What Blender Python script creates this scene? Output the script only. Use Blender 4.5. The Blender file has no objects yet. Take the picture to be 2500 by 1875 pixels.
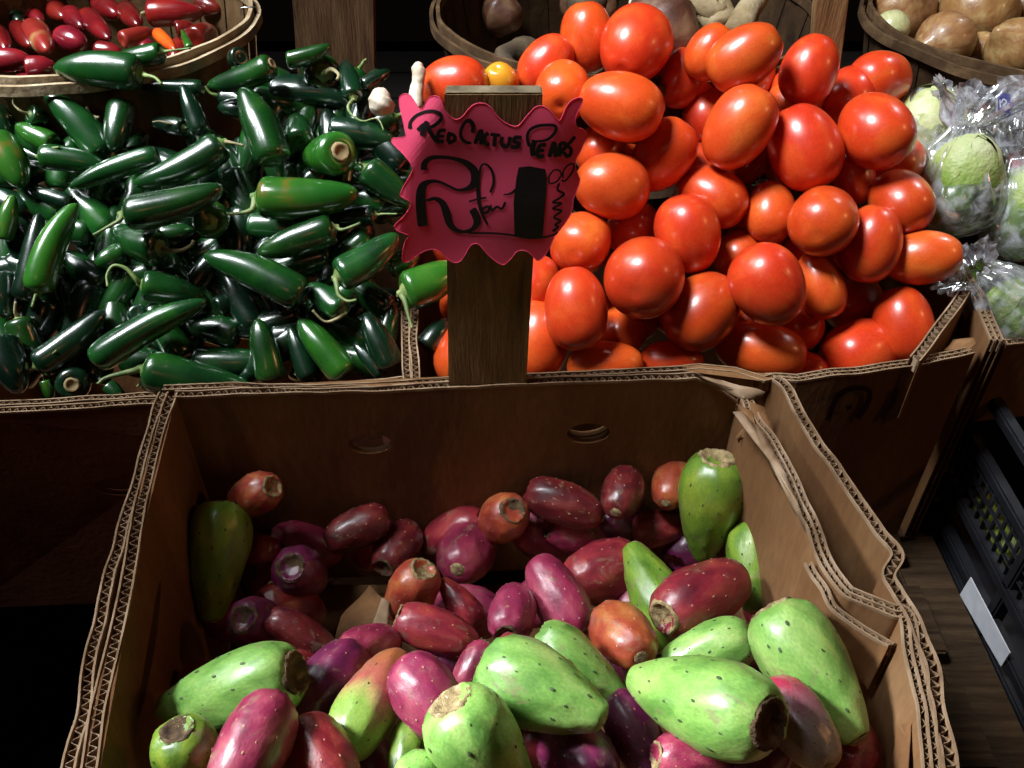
import bpy, bmesh, math, random
import numpy as np
from mathutils import Vector, Matrix, noise
from mathutils.geometry import tessellate_polygon

random.seed(7)
R = math.radians
scene = bpy.context.scene

# ------------------------------------------------------------------ camera
FPX, PITCH, CAMH = 2165.0, R(40.3), 0.44          # focal length in photo pixels, tilt down, metres above the box rim
CAM = Vector((0, 0, CAMH))
FWD = Vector((0, math.cos(PITCH), -math.sin(PITCH)))
UPV = Vector((0, math.sin(PITCH), math.cos(PITCH)))
RGT = Vector((1, 0, 0))
cd = bpy.data.cameras.new('camera'); cam = bpy.data.objects.new('camera', cd)
scene.collection.objects.link(cam)
cam.location = CAM; cam.rotation_euler = (R(90) - PITCH, 0, 0)
cd.sensor_fit = 'HORIZONTAL'; cd.sensor_width = 36; cd.lens = 36 * FPX / 2500
cd.clip_start = 0.01; cd.clip_end = 50
scene.camera = cam

# ------------------------------------------------------------------ world and lamps (night market, no sky)
w = bpy.data.worlds.new('World'); scene.world = w; w.use_nodes = True
bgn = w.node_tree.nodes['Background']
bgn.inputs[0].default_value = (0.9, 0.62, 0.5, 1); bgn.inputs[1].default_value = 0.002

def lamp(name, loc, aim, size, power, col):
    ld = bpy.data.lights.new(name, 'AREA'); ld.shape = 'DISK'; ld.size = size; ld.energy = power; ld.color = col
    o = bpy.data.objects.new(name, ld); scene.collection.objects.link(o); o.location = loc
    o.rotation_euler = (Vector(aim) - Vector(loc)).to_track_quat('-Z', 'Y').to_euler()
    return o
def spot(name, loc, aim, half, blend, rad, power, col):
    ld = bpy.data.lights.new(name, 'SPOT'); ld.spot_size = R(2 * half); ld.spot_blend = blend; ld.shadow_soft_size = rad; ld.energy = power; ld.color = col
    o = bpy.data.objects.new(name, ld); scene.collection.objects.link(o); o.location = loc
    o.rotation_euler = (Vector(aim) - Vector(loc)).to_track_quat('-Z', 'Y').to_euler()
    return o
COOL = (0.92, 0.97, 1.0)
spot('aimed_spot', (-1.00, 0.62, 1.15), (-0.43, 0.80, 0.06), 14.6, 0.45, 0.22, 215, COOL)     # added spot for the peppers, cone kept off the near box
spot('aimed_spot', (-0.50, 0.52, 1.30), (0.20, 0.79, 0.08), 20, 0.75, 0.19, 160, COOL)      # added spot for the tomatoes, widened to catch the sign's left tips
spot('aimed_spot', (-1.00, 0.36, 0.92), (0.07, 0.165, -0.04), 10.5, 1.0, 0.18, 350, COOL)     # added spot brightening only the front of the near box
lamp('market_lamp', (-0.90, 1.00, 1.15), (0.02, 0.42, 0.0), 0.40, 4, COOL)
lamp('warm_light', (1.15, 0.42, 0.66), (0.0, 0.50, 0.0), 0.10, 1.1, (1.0, 0.46, 0.18))
spot('aimed_spot', (0.95, 1.15, 0.95), (0.45, 0.74, 0.04), 11, 0.8, 0.08, 22, COOL)      # over the bagged greens
lamp('warm_light', (-0.25, -0.9, 1.3), (0.0, 0.5, 0.05), 0.25, 0.45, (1.0, 0.40, 0.20))  # soft fill from the camera side, added to lift the sign face

vs = scene.view_settings
vs.view_transform = 'Standard'; vs.look = 'None'; vs.exposure = 0.0; vs.gamma = 1.0; vs.use_curve_mapping = False
scene.cycles.use_denoising = True
scene.cycles.max_bounces = 8; scene.cycles.transparent_max_bounces = 24

# ------------------------------------------------------------------ helpers: picking points along lines of sight
DS = 2500 / 2212.0     # working coordinates are read off a 2212 px wide view
def ray(dx, dy):
    return FWD + RGT * ((dx * DS - 1250) / FPX) + UPV * ((937.5 - dy * DS) / FPX)
def at_depth(dx, dy, t): return CAM + ray(dx, dy) * t
def at_z(dx, dy, z):
    r = ray(dx, dy); return CAM + r * ((z - CAMH) / r.z)
def at_y(dx, dy, y):
    r = ray(dx, dy); return CAM + r * (y / r.y)
def at_x(dx, dy, x):
    r = ray(dx, dy); return CAM + r * (x / r.x)
def surf(dx, dy, h, ymax=9.0):
    r = ray(dx, dy); lo, hi = 0.2, 1.6
    for _ in range(50):
        m = (lo + hi) / 2; p = CAM + r * m
        if p.z > h(p.x, p.y): lo = m
        else: hi = m
    return min(lo, ymax / r.y)
def catmull(pts, n):
    P = [pts[0]] + list(pts) + [pts[-1]]; out = []
    for i in range(1, len(P) - 2):
        for k in range(n):
            t = k / n; a, b, c, d = P[i - 1], P[i], P[i + 1], P[i + 2]
            out.append((b * 2 + (c - a) * t + (a * 2 - b * 5 + c * 4 - d) * t * t + (b * 3 - a - c * 3 + d) * t ** 3) * 0.5)
    out.append(P[-2]); return out

# ------------------------------------------------------------------ helpers: objects
def new_mesh(name, verts, faces, smooth=True):
    me = bpy.data.meshes.new(name); me.from_pydata([tuple(v) for v in verts], [], faces); me.validate(); me.update()
    if smooth: me.polygons.foreach_set('use_smooth', [True] * len(me.polygons))
    return me
def bm_mesh(name, bm, smooth=False):
    me = bpy.data.meshes.new(name); bm.to_mesh(me); bm.free()
    if smooth: me.polygons.foreach_set('use_smooth', [True] * len(me.polygons))
    return me
def link(name, me, m=None, parent=None):
    o = bpy.data.objects.new(name, me); scene.collection.objects.link(o)
    if m is not None and me is not None:
        if len(me.materials) == 0: me.materials.append(m)
        elif me.materials[0] != m:
            o.material_slots[0].link = 'OBJECT'; o.material_slots[0].material = m
    if parent is not None: o.parent = parent
    return o
def empty(name, loc=(0, 0, 0)):
    o = bpy.data.objects.new(name, None); o.empty_display_size = 0.02; scene.collection.objects.link(o); o.location = loc; return o
def tag(o, label, cat, group=None):
    o['label'] = label; o['category'] = cat
    if group: o['group'] = group
    return o
def struct(o): o['kind'] = 'structure'; return o
def stuff(o): o['kind'] = 'stuff'; return o

def tube(pts, rads, seg=8, cap=True):
    V, Fc = [], []; n = len(pts); prev = None
    for i, p in enumerate(pts):
        t = (pts[min(i + 1, n - 1)] - pts[max(i - 1, 0)]).normalized()
        a = prev if prev is not None else (Vector((0, 0, 1)) if abs(t.z) < 0.9 else Vector((1, 0, 0)))
        a = (a - t * a.dot(t)).normalized(); b = t.cross(a); prev = a
        for k in range(seg):
            th = 2 * math.pi * k / seg; V.append(p + (a * math.cos(th) + b * math.sin(th)) * rads[i])
    for i in range(n - 1):
        for k in range(seg):
            k2 = (k + 1) % seg; Fc.append((i * seg + k, i * seg + k2, (i + 1) * seg + k2, (i + 1) * seg + k))
    if cap:
        Fc.append(tuple(range(seg))[::-1]); Fc.append(tuple((n - 1) * seg + k for k in range(seg)))
    return V, Fc
def join(parts):
    V, Fc = [], []
    for v, f in parts:
        b = len(V); V += list(v); Fc += [tuple(i + b for i in q) for q in f]
    return V, Fc
def box_vf(x0, x1, y0, y1, z0, z1):
    V = [Vector((x, y, z)) for z in (z0, z1) for y in (y0, y1) for x in (x0, x1)]
    return V, [(0, 2, 3, 1), (4, 5, 7, 6), (0, 1, 5, 4), (2, 6, 7, 3), (0, 4, 6, 2), (1, 3, 7, 5)]
def bevel_box(name, x0, x1, y0, y1, z0, z1, bev, jitter=0.0):
    bm = bmesh.new(); V, Fc = box_vf(x0, x1, y0, y1, z0, z1)
    vs_ = [bm.verts.new(v) for v in V]
    for f in Fc: bm.faces.new([vs_[i] for i in f])
    bmesh.ops.bevel(bm, geom=list(bm.edges), offset=bev, segments=2, affect='EDGES')
    if jitter:
        for v in bm.verts: v.co += noise.noise_vector(v.co * 60) * jitter
    bmesh.ops.recalc_face_normals(bm, faces=bm.faces)
    return bm_mesh(name, bm)
def uvsphere(nu, nv, fn):
    V, Fc = [], []
    V.append(fn(0.0, 0.0))
    for j in range(1, nv):
        for i in range(nu): V.append(fn(math.pi * j / nv, 2 * math.pi * i / nu))
    V.append(fn(math.pi, 0.0)); L = len(V) - 1
    for i in range(nu):
        i2 = (i + 1) % nu; Fc.append((0, 1 + i, 1 + i2)); Fc.append((L, 1 + (nv - 2) * nu + i2, 1 + (nv - 2) * nu + i))
        for j in range(nv - 2):
            a = 1 + j * nu; Fc.append((a + i, a + nu + i, a + nu + i2, a + i2))
    return V, Fc

# ------------------------------------------------------------------ materials
def nodes_of(name):
    m = bpy.data.materials.new(name); m.use_nodes = True; nt = m.node_tree
    return m, nt, nt.nodes['Principled BSDF']
def pmat(name, cols, scale=4.0, detail=4.0, rough=0.4, coat=0.0, sss=0.0, sss_col=None, bump=0.0, bscale=None, spec=0.5,
         vary=0.0, crough=0.12, distort=0.4, stretch=(1, 1, 1), rvar=0.12, grad=None, speck=0.0, blem=None):
    m, nt, b = nodes_of(name); N, L = nt.nodes, nt.links
    tc = N.new('ShaderNodeTexCoord'); mp = N.new('ShaderNodeMapping'); L.new(tc.outputs['Object'], mp.inputs[0])
    oi = N.new('ShaderNodeObjectInfo')
    mul = N.new('ShaderNodeVectorMath'); mul.operation = 'SCALE'; mul.inputs[0].default_value = (37, 11, 23); L.new(oi.outputs['Random'], mul.inputs['Scale'])
    L.new(mul.outputs[0], mp.inputs['Location']); mp.inputs['Scale'].default_value = stretch
    nz = N.new('ShaderNodeTexNoise'); nz.inputs['Scale'].default_value = scale; nz.inputs['Detail'].default_value = detail
    nz.inputs['Distortion'].default_value = distort; L.new(mp.outputs[0], nz.inputs['Vector'])
    rp = N.new('ShaderNodeValToRGB'); el = rp.color_ramp.elements
    while len(el) < len(cols): el.new(0.5)
    for e, (p, c) in zip(el, cols): e.position = p; e.color = (*c, 1)
    fac = nz.outputs['Fac']
    if grad:                     # the fruit's own ripening gradient along its axis (z0 -> z1 in object space)
        sx = N.new('ShaderNodeSeparateXYZ'); L.new(tc.outputs['Object'], sx.inputs[0])
        mr = N.new('ShaderNodeMapRange'); mr.inputs['From Min'].default_value = grad[0]; mr.inputs['From Max'].default_value = grad[1]
        L.new(sx.outputs['Z'], mr.inputs['Value'])
        ad = N.new('ShaderNodeMath'); ad.operation = 'MULTIPLY_ADD'; ad.inputs[1].default_value = 0.35
        L.new(nz.outputs['Fac'], ad.inputs[0]); 
        su = N.new('ShaderNodeMath'); su.operation = 'SUBTRACT'; su.inputs[1].default_value = 0.175; L.new(mr.outputs[0], su.inputs[0]); L.new(su.outputs[0], ad.inputs[2])
        fac = ad.outputs[0]
    L.new(fac, rp.inputs[0]); col = rp.outputs[0]
    if vary:
        hs = N.new('ShaderNodeHueSaturation'); L.new(col, hs.inputs['Color'])
        h = N.new('ShaderNodeMapRange'); h.inputs['To Min'].default_value = 0.5 - vary * 0.03; h.inputs['To Max'].default_value = 0.5 + vary * 0.03; L.new(oi.outputs['Random'], h.inputs['Value'])
        wn = N.new('ShaderNodeTexWhiteNoise'); wn.noise_dimensions = '1D'; L.new(oi.outputs['Random'], wn.inputs['W'])
        v = N.new('ShaderNodeMapRange'); v.inputs['To Min'].default_value = 1 - vary; v.inputs['To Max'].default_value = 1 + vary * 0.8; L.new(wn.outputs['Value'], v.inputs['Value'])
        L.new(h.outputs[0], hs.inputs['Hue']); L.new(v.outputs[0], hs.inputs['Value']); col = hs.outputs[0]
    if speck:                    # fine surface mottling
        n3 = N.new('ShaderNodeTexNoise'); n3.inputs['Scale'].default_value = scale * 14; n3.inputs['Detail'].default_value = 2; L.new(mp.outputs[0], n3.inputs['Vector'])
        m3 = N.new('ShaderNodeMapRange'); m3.inputs['From Min'].default_value = 0.3; m3.inputs['From Max'].default_value = 0.7
        m3.inputs['To Min'].default_value = 1 - speck; m3.inputs['To Max'].default_value = 1 + speck; L.new(n3.outputs['Fac'], m3.inputs['Value'])
        sc = N.new('ShaderNodeVectorMath'); sc.operation = 'SCALE'; L.new(col, sc.inputs[0]); L.new(m3.outputs[0], sc.inputs['Scale']); col = sc.outputs[0]
    if blem:                     # scuffs, corky marks and stains with their own shape: (scale, threshold, colour, strength)
        n4 = N.new('ShaderNodeTexNoise'); n4.inputs['Scale'].default_value = blem[0]; n4.inputs['Detail'].default_value = 7; n4.inputs['Roughness'].default_value = 0.65; n4.inputs['Distortion'].default_value = 0.8
        ofs = N.new('ShaderNodeVectorMath'); ofs.operation = 'ADD'; ofs.inputs[1].default_value = (5.3, 1.7, 9.1); L.new(mp.outputs[0], ofs.inputs[0]); L.new(ofs.outputs[0], n4.inputs['Vector'])
        m4 = N.new('ShaderNodeMapRange'); m4.inputs['From Min'].default_value = blem[1]; m4.inputs['From Max'].default_value = blem[1] + 0.07; m4.inputs['To Max'].default_value = blem[3]; L.new(n4.outputs['Fac'], m4.inputs['Value'])
        mx = N.new('ShaderNodeMix'); mx.data_type = 'RGBA'; L.new(m4.outputs[0], mx.inputs[0]); L.new(col, mx.inputs[6]); mx.inputs[7].default_value = (*blem[2], 1); col = mx.outputs[2]
    L.new(col, b.inputs['Base Color'])
    rr = N.new('ShaderNodeMapRange'); rr.inputs['To Min'].default_value = max(0.02, rough - rvar); rr.inputs['To Max'].default_value = rough + rvar
    n2 = N.new('ShaderNodeTexNoise'); n2.inputs['Scale'].default_value = scale * 2.3; n2.inputs['Detail'].default_value = 5; L.new(mp.outputs[0], n2.inputs['Vector'])
    L.new(n2.outputs['Fac'], rr.inputs['Value']); L.new(rr.outputs[0], b.inputs['Roughness'])
    b.inputs['Specular IOR Level'].default_value = spec
    b.inputs['Coat Weight'].default_value = coat; b.inputs['Coat Roughness'].default_value = crough
    if sss:
        b.inputs['Subsurface Weight'].default_value = sss; b.inputs['Subsurface Radius'].default_value = sss_col or (1, 0.3, 0.1)
        b.inputs['Subsurface Scale'].default_value = 0.004
    if bump:
        bp = N.new('ShaderNodeBump'); bp.inputs['Strength'].default_value = bump; bp.inputs['Distance'].default_value = 0.002
        nb = N.new('ShaderNodeTexNoise'); nb.inputs['Scale'].default_value = bscale or scale * 6; nb.inputs['Detail'].default_value = 4
        L.new(mp.outputs[0], nb.inputs['Vector']); L.new(nb.outputs['Fac'], bp.inputs['Height']); L.new(bp.outputs[0], b.inputs['Normal'])
    return m

M = {}
M['tomato'] = pmat('tomato_skin', [(0.3, (0.54, 0.042, 0.008)), (0.52, (0.62, 0.060, 0.010)), (0.72, (0.66, 0.10, 0.015))], 2.2, 2, 0.34, 0.45, 0.12, (1, .2, .05), 0.06, 9, crough=0.2, blem=(3.2, .65, (.46, .18, .06), .35), vary=0.16, rvar=0.09, speck=0.10)
M['tomato_orange'] = pmat('tomato_skin_orange', [(0.3, (0.60, 0.066, 0.010)), (0.55, (0.66, 0.096, 0.014)), (0.75, (0.68, 0.15, 0.022))], 2.2, 2, 0.34, 0.45, 0.12, (1, .2, .05), 0.06, 9, crough=0.2, blem=(3.2, .64, (.42, .16, .05), .45), vary=0.10, rvar=0.09, speck=0.10)
M['tomato_yellow'] = pmat('tomato_skin_yellow', [(0.2, (0.60, 0.07, 0.012)), (0.5, (0.64, 0.15, 0.015)), (0.8, (0.62, 0.27, 0.02))], 2.0, 2, 0.24, 0.5, 0.12, (1, .2, .05), grad=(-.5, .5), rvar=0.06)
M['scar_tan'] = pmat('scar_tan', [(0.3, (0.10, 0.055, 0.02)), (0.6, (0.38, 0.28, 0.13)), (0.8, (0.55, 0.46, 0.28))], 9, 5, 0.8, bump=0.6)
M['scar_dark'] = pmat('scar_dark', [(0.3, (0.035, 0.018, 0.008)), (0.6, (0.12, 0.07, 0.03)), (0.8, (0.30, 0.22, 0.11))], 8, 5, 0.85, bump=0.6)
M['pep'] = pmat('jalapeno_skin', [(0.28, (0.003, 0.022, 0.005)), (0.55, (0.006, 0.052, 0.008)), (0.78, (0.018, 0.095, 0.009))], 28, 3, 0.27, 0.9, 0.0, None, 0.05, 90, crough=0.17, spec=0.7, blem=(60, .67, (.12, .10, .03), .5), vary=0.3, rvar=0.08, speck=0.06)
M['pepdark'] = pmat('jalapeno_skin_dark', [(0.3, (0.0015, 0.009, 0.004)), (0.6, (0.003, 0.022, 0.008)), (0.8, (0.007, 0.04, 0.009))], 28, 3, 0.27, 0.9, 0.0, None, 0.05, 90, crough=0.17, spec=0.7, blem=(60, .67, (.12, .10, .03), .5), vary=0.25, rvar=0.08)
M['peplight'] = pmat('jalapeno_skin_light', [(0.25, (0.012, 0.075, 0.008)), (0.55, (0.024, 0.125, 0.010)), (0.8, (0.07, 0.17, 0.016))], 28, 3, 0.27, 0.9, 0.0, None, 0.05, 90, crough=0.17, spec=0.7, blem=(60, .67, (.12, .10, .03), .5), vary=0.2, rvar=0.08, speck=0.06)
M['pepbrown'] = pmat('jalapeno_skin_browning', [(0.35, (0.012, 0.085, 0.010)), (0.56, (0.03, 0.11, 0.012)), (0.66, (0.16, 0.09, 0.012)), (0.8, (0.20, 0.05, 0.012))], 24, 3, 0.22, 0.5, rvar=0.07)
M['stem'] = pmat('pepper_stem', [(0.3, (0.07, 0.15, 0.03)), (0.6, (0.20, 0.26, 0.08)), (0.8, (0.34, 0.32, 0.15))], 90, 4, 0.5, bump=0.3, vary=0.25)
M['stemdry'] = pmat('pepper_stem_dry', [(0.3, (0.12, 0.10, 0.035)), (0.6, (0.33, 0.28, 0.14)), (0.8, (0.45, 0.40, 0.26))], 90, 4, 0.6, bump=0.3, vary=0.2)
M['redpep'] = pmat('red_pepper_skin', [(0.3, (0.09, 0.004, 0.006)), (0.55, (0.20, 0.008, 0.009)), (0.8, (0.32, 0.025, 0.010))], 26, 3, 0.25, 0.5, 0.0, None, 0.05, 90, crough=0.17, spec=0.7, blem=(60, .67, (.12, .10, .03), .5), vary=0.3, rvar=0.08)
M['redpep_worn'] = pmat('red_pepper_worn', [(0.3, (0.18, 0.010, 0.010)), (0.52, (0.24, 0.02, 0.012)), (0.64, (0.30, 0.13, 0.05)), (0.8, (0.36, 0.22, 0.11))], 38, 6, 0.35, 0.3, stretch=(1, 1, .4))
M['orangepep'] = pmat('orange_pepper_skin', [(0.3, (0.62, 0.05, 0.006)), (0.7, (0.72, 0.13, 0.01))], 26, 3, 0.3, 0.4)
def pear(name, cols, rough=0.42, **k):
    return pmat(name, cols, k.pop('scale', 2.6), 5, rough, k.pop('coat', 0.5), 0.06, (.6, .5, .1), 0.13, 22, vary=k.pop('vary', 0.18), rvar=0.14, speck=0.16, blem=(3.4, .575, (.24, .17, .10), .5), crough=0.30, **k)
M['lime'] = pear('cactus_pear_green', [(0.28, (0.08, 0.22, 0.035)), (0.5, (0.22, 0.42, 0.085)), (0.66, (0.33, 0.50, 0.13)), (0.8, (0.46, 0.54, 0.16))])
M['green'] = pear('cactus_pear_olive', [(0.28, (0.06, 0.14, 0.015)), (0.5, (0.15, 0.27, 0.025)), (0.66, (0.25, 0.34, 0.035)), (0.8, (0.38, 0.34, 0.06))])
M['red'] = pear('cactus_pear_red', [(0.28, (0.11, 0.008, 0.016)), (0.5, (0.24, 0.016, 0.026)), (0.68, (0.36, 0.05, 0.04)), (0.8, (0.36, 0.14, 0.06))])
M['mag'] = pear('cactus_pear_magenta', [(0.28, (0.13, 0.010, 0.034)), (0.5, (0.27, 0.022, 0.068)), (0.7, (0.40, 0.07, 0.11)), (0.82, (0.42, 0.18, 0.14))])
M['red_shaded'] = pear('cactus_pear_red_shaded', [(0.28, (0.05, 0.005, 0.010)), (0.5, (0.12, 0.009, 0.014)), (0.68, (0.20, 0.025, 0.022)), (0.8, (0.24, 0.09, 0.04))])  # red skin darkened: shade at the back of the box put into the colour
M['purple'] = pear('cactus_pear_purple', [(0.28, (0.05, 0.006, 0.030)), (0.5, (0.13, 0.010, 0.055)), (0.7, (0.22, 0.02, 0.07)), (0.82, (0.3, 0.10, 0.10))])
M['orange'] = pear('cactus_pear_russet', [(0.28, (0.22, 0.020, 0.015)), (0.5, (0.36, 0.055, 0.025)), (0.66, (0.44, 0.13, 0.04)), (0.8, (0.42, 0.24, 0.08))])
M['mixed'] = pear('cactus_pear_half_ripe', [(0.15, (0.36, 0.12, 0.04)), (0.5, (0.38, 0.10, 0.07)), (0.64, (0.38, 0.30, 0.10)), (0.8, (0.22, 0.36, 0.06))], grad=(-.45, .4))
M['mauve'] = pear('cactus_pear_mauve', [(0.15, (0.38, 0.03, 0.07)), (0.4, (0.28, 0.10, 0.12)), (0.65, (0.26, 0.18, 0.17)), (0.85, (0.30, 0.22, 0.16))], 0.3, grad=(.5, -.5))
M['dot_dark'] = pmat('areole_dark', [(0.3, (0.02, 0.045, 0.012)), (0.7, (0.08, 0.11, 0.03))], 20, 3, 0.7)
M['dot_pale'] = pmat('areole_pale', [(0.3, (0.36, 0.12, 0.07)), (0.7, (0.55, 0.34, 0.22))], 20, 3, 0.7)
M['kraft'] = pmat('kraft_cardboard', [(0.3, (0.14, 0.062, 0.024)), (0.55, (0.20, 0.098, 0.040)), (0.75, (0.25, 0.135, 0.062))], 14, 8, 0.85, blem=(7, .56, (.075, .036, .016), .55), spec=0.2, bump=0.25, bscale=180, stretch=(1, 1, .35), speck=0.10)
M['kraft_pale'] = pmat('kraft_paper_edge', [(0.3, (0.16, 0.095, 0.05)), (0.52, (0.29, 0.19, 0.115)), (0.75, (0.44, 0.32, 0.22))], 40, 6, 0.85, spec=0.2, bump=0.2, bscale=200)
M['kraft_dark'] = pmat('kraft_cardboard_red', [(0.3, (0.12, 0.035, 0.02)), (0.55, (0.17, 0.06, 0.03)), (0.75, (0.20, 0.085, 0.045))], 14, 8, 0.85, spec=0.2, bump=0.2, bscale=180)
M['wood'] = pmat('weathered_wood', [(0.28, (0.09, 0.045, 0.016)), (0.5, (0.20, 0.115, 0.045)), (0.72, (0.30, 0.19, 0.085))], 22, 8, 0.75, spec=0.25, bump=0.45, bscale=130, stretch=(5, 5, .55), speck=0.18)
M['wood_shaded'] = pmat('shaded_wood', [(0.28, (0.035, 0.016, 0.007)), (0.5, (0.075, 0.038, 0.016)), (0.72, (0.12, 0.068, 0.03))], 22, 8, 0.8, spec=0.2, bump=0.45, bscale=130, stretch=(5, 5, .55), speck=0.18)  # broad stake's wood darkened to keep it dim under the spots
M['slat'] = pmat('pallet_wood', [(0.28, (0.02, 0.011, 0.006)), (0.5, (0.045, 0.026, 0.013)), (0.72, (0.075, 0.046, 0.024))], 22, 8, 0.85, spec=0.15, bump=0.45, bscale=130, stretch=(.5, 6, 6), speck=0.18)
M['wood_end'] = pmat('weathered_wood_end', [(0.28, (0.08, 0.06, 0.035)), (0.5, (0.18, 0.14, 0.085)), (0.75, (0.30, 0.24, 0.16))], 60, 6, 0.8, spec=0.25, bump=0.4)
M['splint_shaded'] = pmat('basket_splint_shaded', [(0.28, (0.03, 0.015, 0.007)), (0.5, (0.07, 0.038, 0.017)), (0.75, (0.15, 0.09, 0.045))], 35, 8, 0.8, spec=0.2, bump=0.4, bscale=160, speck=0.15)  # rim splint darkened in place of shade on the middle and right baskets
M['stave_shaded'] = pmat('basket_stave_shaded', [(0.28, (0.016, 0.008, 0.004)), (0.5, (0.035, 0.018, 0.008)), (0.75, (0.06, 0.034, 0.015))], 35, 8, 0.8, spec=0.15, bump=0.4, bscale=160, speck=0.15)  # shade on those two baskets put into the stave colour
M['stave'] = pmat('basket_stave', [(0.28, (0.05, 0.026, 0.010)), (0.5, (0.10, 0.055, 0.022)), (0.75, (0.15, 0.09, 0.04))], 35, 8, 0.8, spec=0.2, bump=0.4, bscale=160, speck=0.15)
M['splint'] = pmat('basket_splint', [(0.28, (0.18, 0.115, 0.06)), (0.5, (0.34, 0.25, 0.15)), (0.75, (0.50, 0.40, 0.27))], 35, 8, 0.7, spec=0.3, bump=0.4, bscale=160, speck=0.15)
M['card'] = pmat('fluorescent_pink_card', [(0.3, (0.96, 0.095, 0.21)), (0.7, (0.98, 0.12, 0.25))], 20, 4, 0.6, spec=0.3, rvar=0.05)
_b = M['card'].node_tree; _p = _b.nodes['Principled BSDF']; _t = _b.nodes.new('ShaderNodeBsdfTranslucent'); _t.inputs[0].default_value = (0.98, 0.10, 0.16, 1)
_x = _b.nodes.new('ShaderNodeMixShader'); _x.inputs[0].default_value = 0.30; _b.links.new(_p.outputs[0], _x.inputs[1]); _b.links.new(_t.outputs[0], _x.inputs[2]); _b.links.new(_x.outputs[0], _b.nodes['Material Output'].inputs['Surface'])
M['ink'] = pmat('black_marker_ink', [(0.3, (0.006, 0.005, 0.006)), (0.7, (0.016, 0.010, 0.012))], 40, 4, 0.5, spec=0.3)
M['print'] = pmat('dark_box_print', [(0.3, (0.02, 0.012, 0.01)), (0.7, (0.05, 0.028, 0.02))], 40, 4, 0.8, spec=0.2)
M['metal'] = pmat('staple_metal', [(0.3, (0.4, 0.4, 0.42)), (0.7, (0.6, 0.6, 0.6))], 40, 4, 0.35)
M['metal'].node_tree.nodes['Principled BSDF'].inputs['Metallic'].default_value = 1
M['black'] = pmat('black_crate_plastic', [(0.3, (0.006, 0.006, 0.008)), (0.7, (0.016, 0.016, 0.020))], 30, 5, 0.6, spec=0.25, bump=0.1)
M['floor'] = pmat('dark_pavement', [(0.3, (0.004, 0.004, 0.004)), (0.7, (0.010, 0.009, 0.008))], 20, 8, 0.95, spec=0.05, bump=0.4)
M['shelf'] = pmat('dark_stall_boards', [(0.3, (0.006, 0.004, 0.003)), (0.7, (0.014, 0.009, 0.006))], 20, 8, 0.9, bump=0.3, stretch=(.3, 3, 3))
M['onion'] = pmat('onion_skin', [(0.28, (0.26, 0.11, 0.035)), (0.5, (0.37, 0.20, 0.07)), (0.72, (0.47, 0.33, 0.14))], 3, 6, 0.4, 0.2, bump=0.2, bscale=12, stretch=(3, 3, .5), vary=0.2)
M['onion_red'] = pmat('onion_skin_russet', [(0.28, (0.20, 0.075, 0.03)), (0.5, (0.32, 0.15, 0.06)), (0.72, (0.44, 0.28, 0.13))], 3, 6, 0.4, 0.2, bump=0.2, bscale=12, stretch=(3, 3, .5), vary=0.15)
M['onion_pale'] = pmat('onion_skin_pale', [(0.28, (0.38, 0.40, 0.16)), (0.7, (0.60, 0.58, 0.32))], 3, 6, 0.4, 0.2, stretch=(3, 3, .5))
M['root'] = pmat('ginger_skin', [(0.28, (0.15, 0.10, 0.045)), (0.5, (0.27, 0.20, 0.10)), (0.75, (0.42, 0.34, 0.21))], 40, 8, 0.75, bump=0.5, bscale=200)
M['ginger_shaded'] = pmat('ginger_skin_shaded', [(0.28, (0.03, 0.018, 0.008)), (0.5, (0.06, 0.038, 0.018)), (0.75, (0.11, 0.075, 0.04))], 40, 8, 0.8, bump=0.5, bscale=200)  # shadow on the rear ginger put into its skin colour
M['garlic'] = pmat('garlic_skin', [(0.28, (0.36, 0.26, 0.17)), (0.5, (0.62, 0.52, 0.40)), (0.75, (0.78, 0.70, 0.60))], 60, 8, 0.6, bump=0.5, bscale=200, stretch=(1, 1, .5))
M['shallot'] = pmat('shallot_skin', [(0.28, (0.04, 0.013, 0.008)), (0.5, (0.10, 0.038, 0.02)), (0.75, (0.24, 0.14, 0.075))], 40, 8, 0.5, 0.1, bump=0.3, bscale=160)
M['leaf'] = pmat('lettuce_leaf', [(0.25, (0.08, 0.18, 0.02)), (0.45, (0.20, 0.34, 0.05)), (0.62, (0.40, 0.50, 0.13)), (0.8, (0.66, 0.68, 0.34))], 60, 8, 0.5, bump=0.8, bscale=220, vary=0.2)
M['leafpale'] = pmat('lettuce_rib', [(0.25, (0.30, 0.36, 0.10)), (0.5, (0.50, 0.54, 0.26)), (0.75, (0.70, 0.70, 0.50))], 40, 8, 0.5, bump=0.5, bscale=160)
M['bok'] = pmat('leafy_stalk', [(0.1, (0.10, 0.20, 0.02)), (0.4, (0.20, 0.34, 0.05)), (0.55, (0.34, 0.42, 0.14)), (0.8, (0.50, 0.52, 0.32))], 70, 8, 0.5, bump=0.8, bscale=220, grad=(-.035, .085))
M['lime_fruit'] = pmat('lime_skin', [(0.3, (0.16, 0.24, 0.02)), (0.7, (0.36, 0.38, 0.04))], 20, 4, 0.4, 0.2, bump=0.2, bscale=300, vary=0.3)
M['tape_red'] = pmat('red_tape', [(0.3, (0.42, 0.02, 0.02)), (0.7, (0.5, 0.04, 0.03))], 40, 3, 0.4)
M['label_white'] = pmat('white_label', [(0.3, (0.55, 0.57, 0.62)), (0.7, (0.68, 0.70, 0.74))], 60, 5, 0.6)
M['label_blue'] = pmat('blue_print', [(0.3, (0.012, 0.012, 0.16)), (0.7, (0.02, 0.02, 0.24))], 40, 3, 0.5)
m, nt, b = nodes_of('clear_plastic_bag'); N, L = nt.nodes, nt.links
tr = N.new('ShaderNodeBsdfTransparent'); gl = N.new('ShaderNodeBsdfGlossy'); gl.inputs['Roughness'].default_value = 0.12
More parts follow.
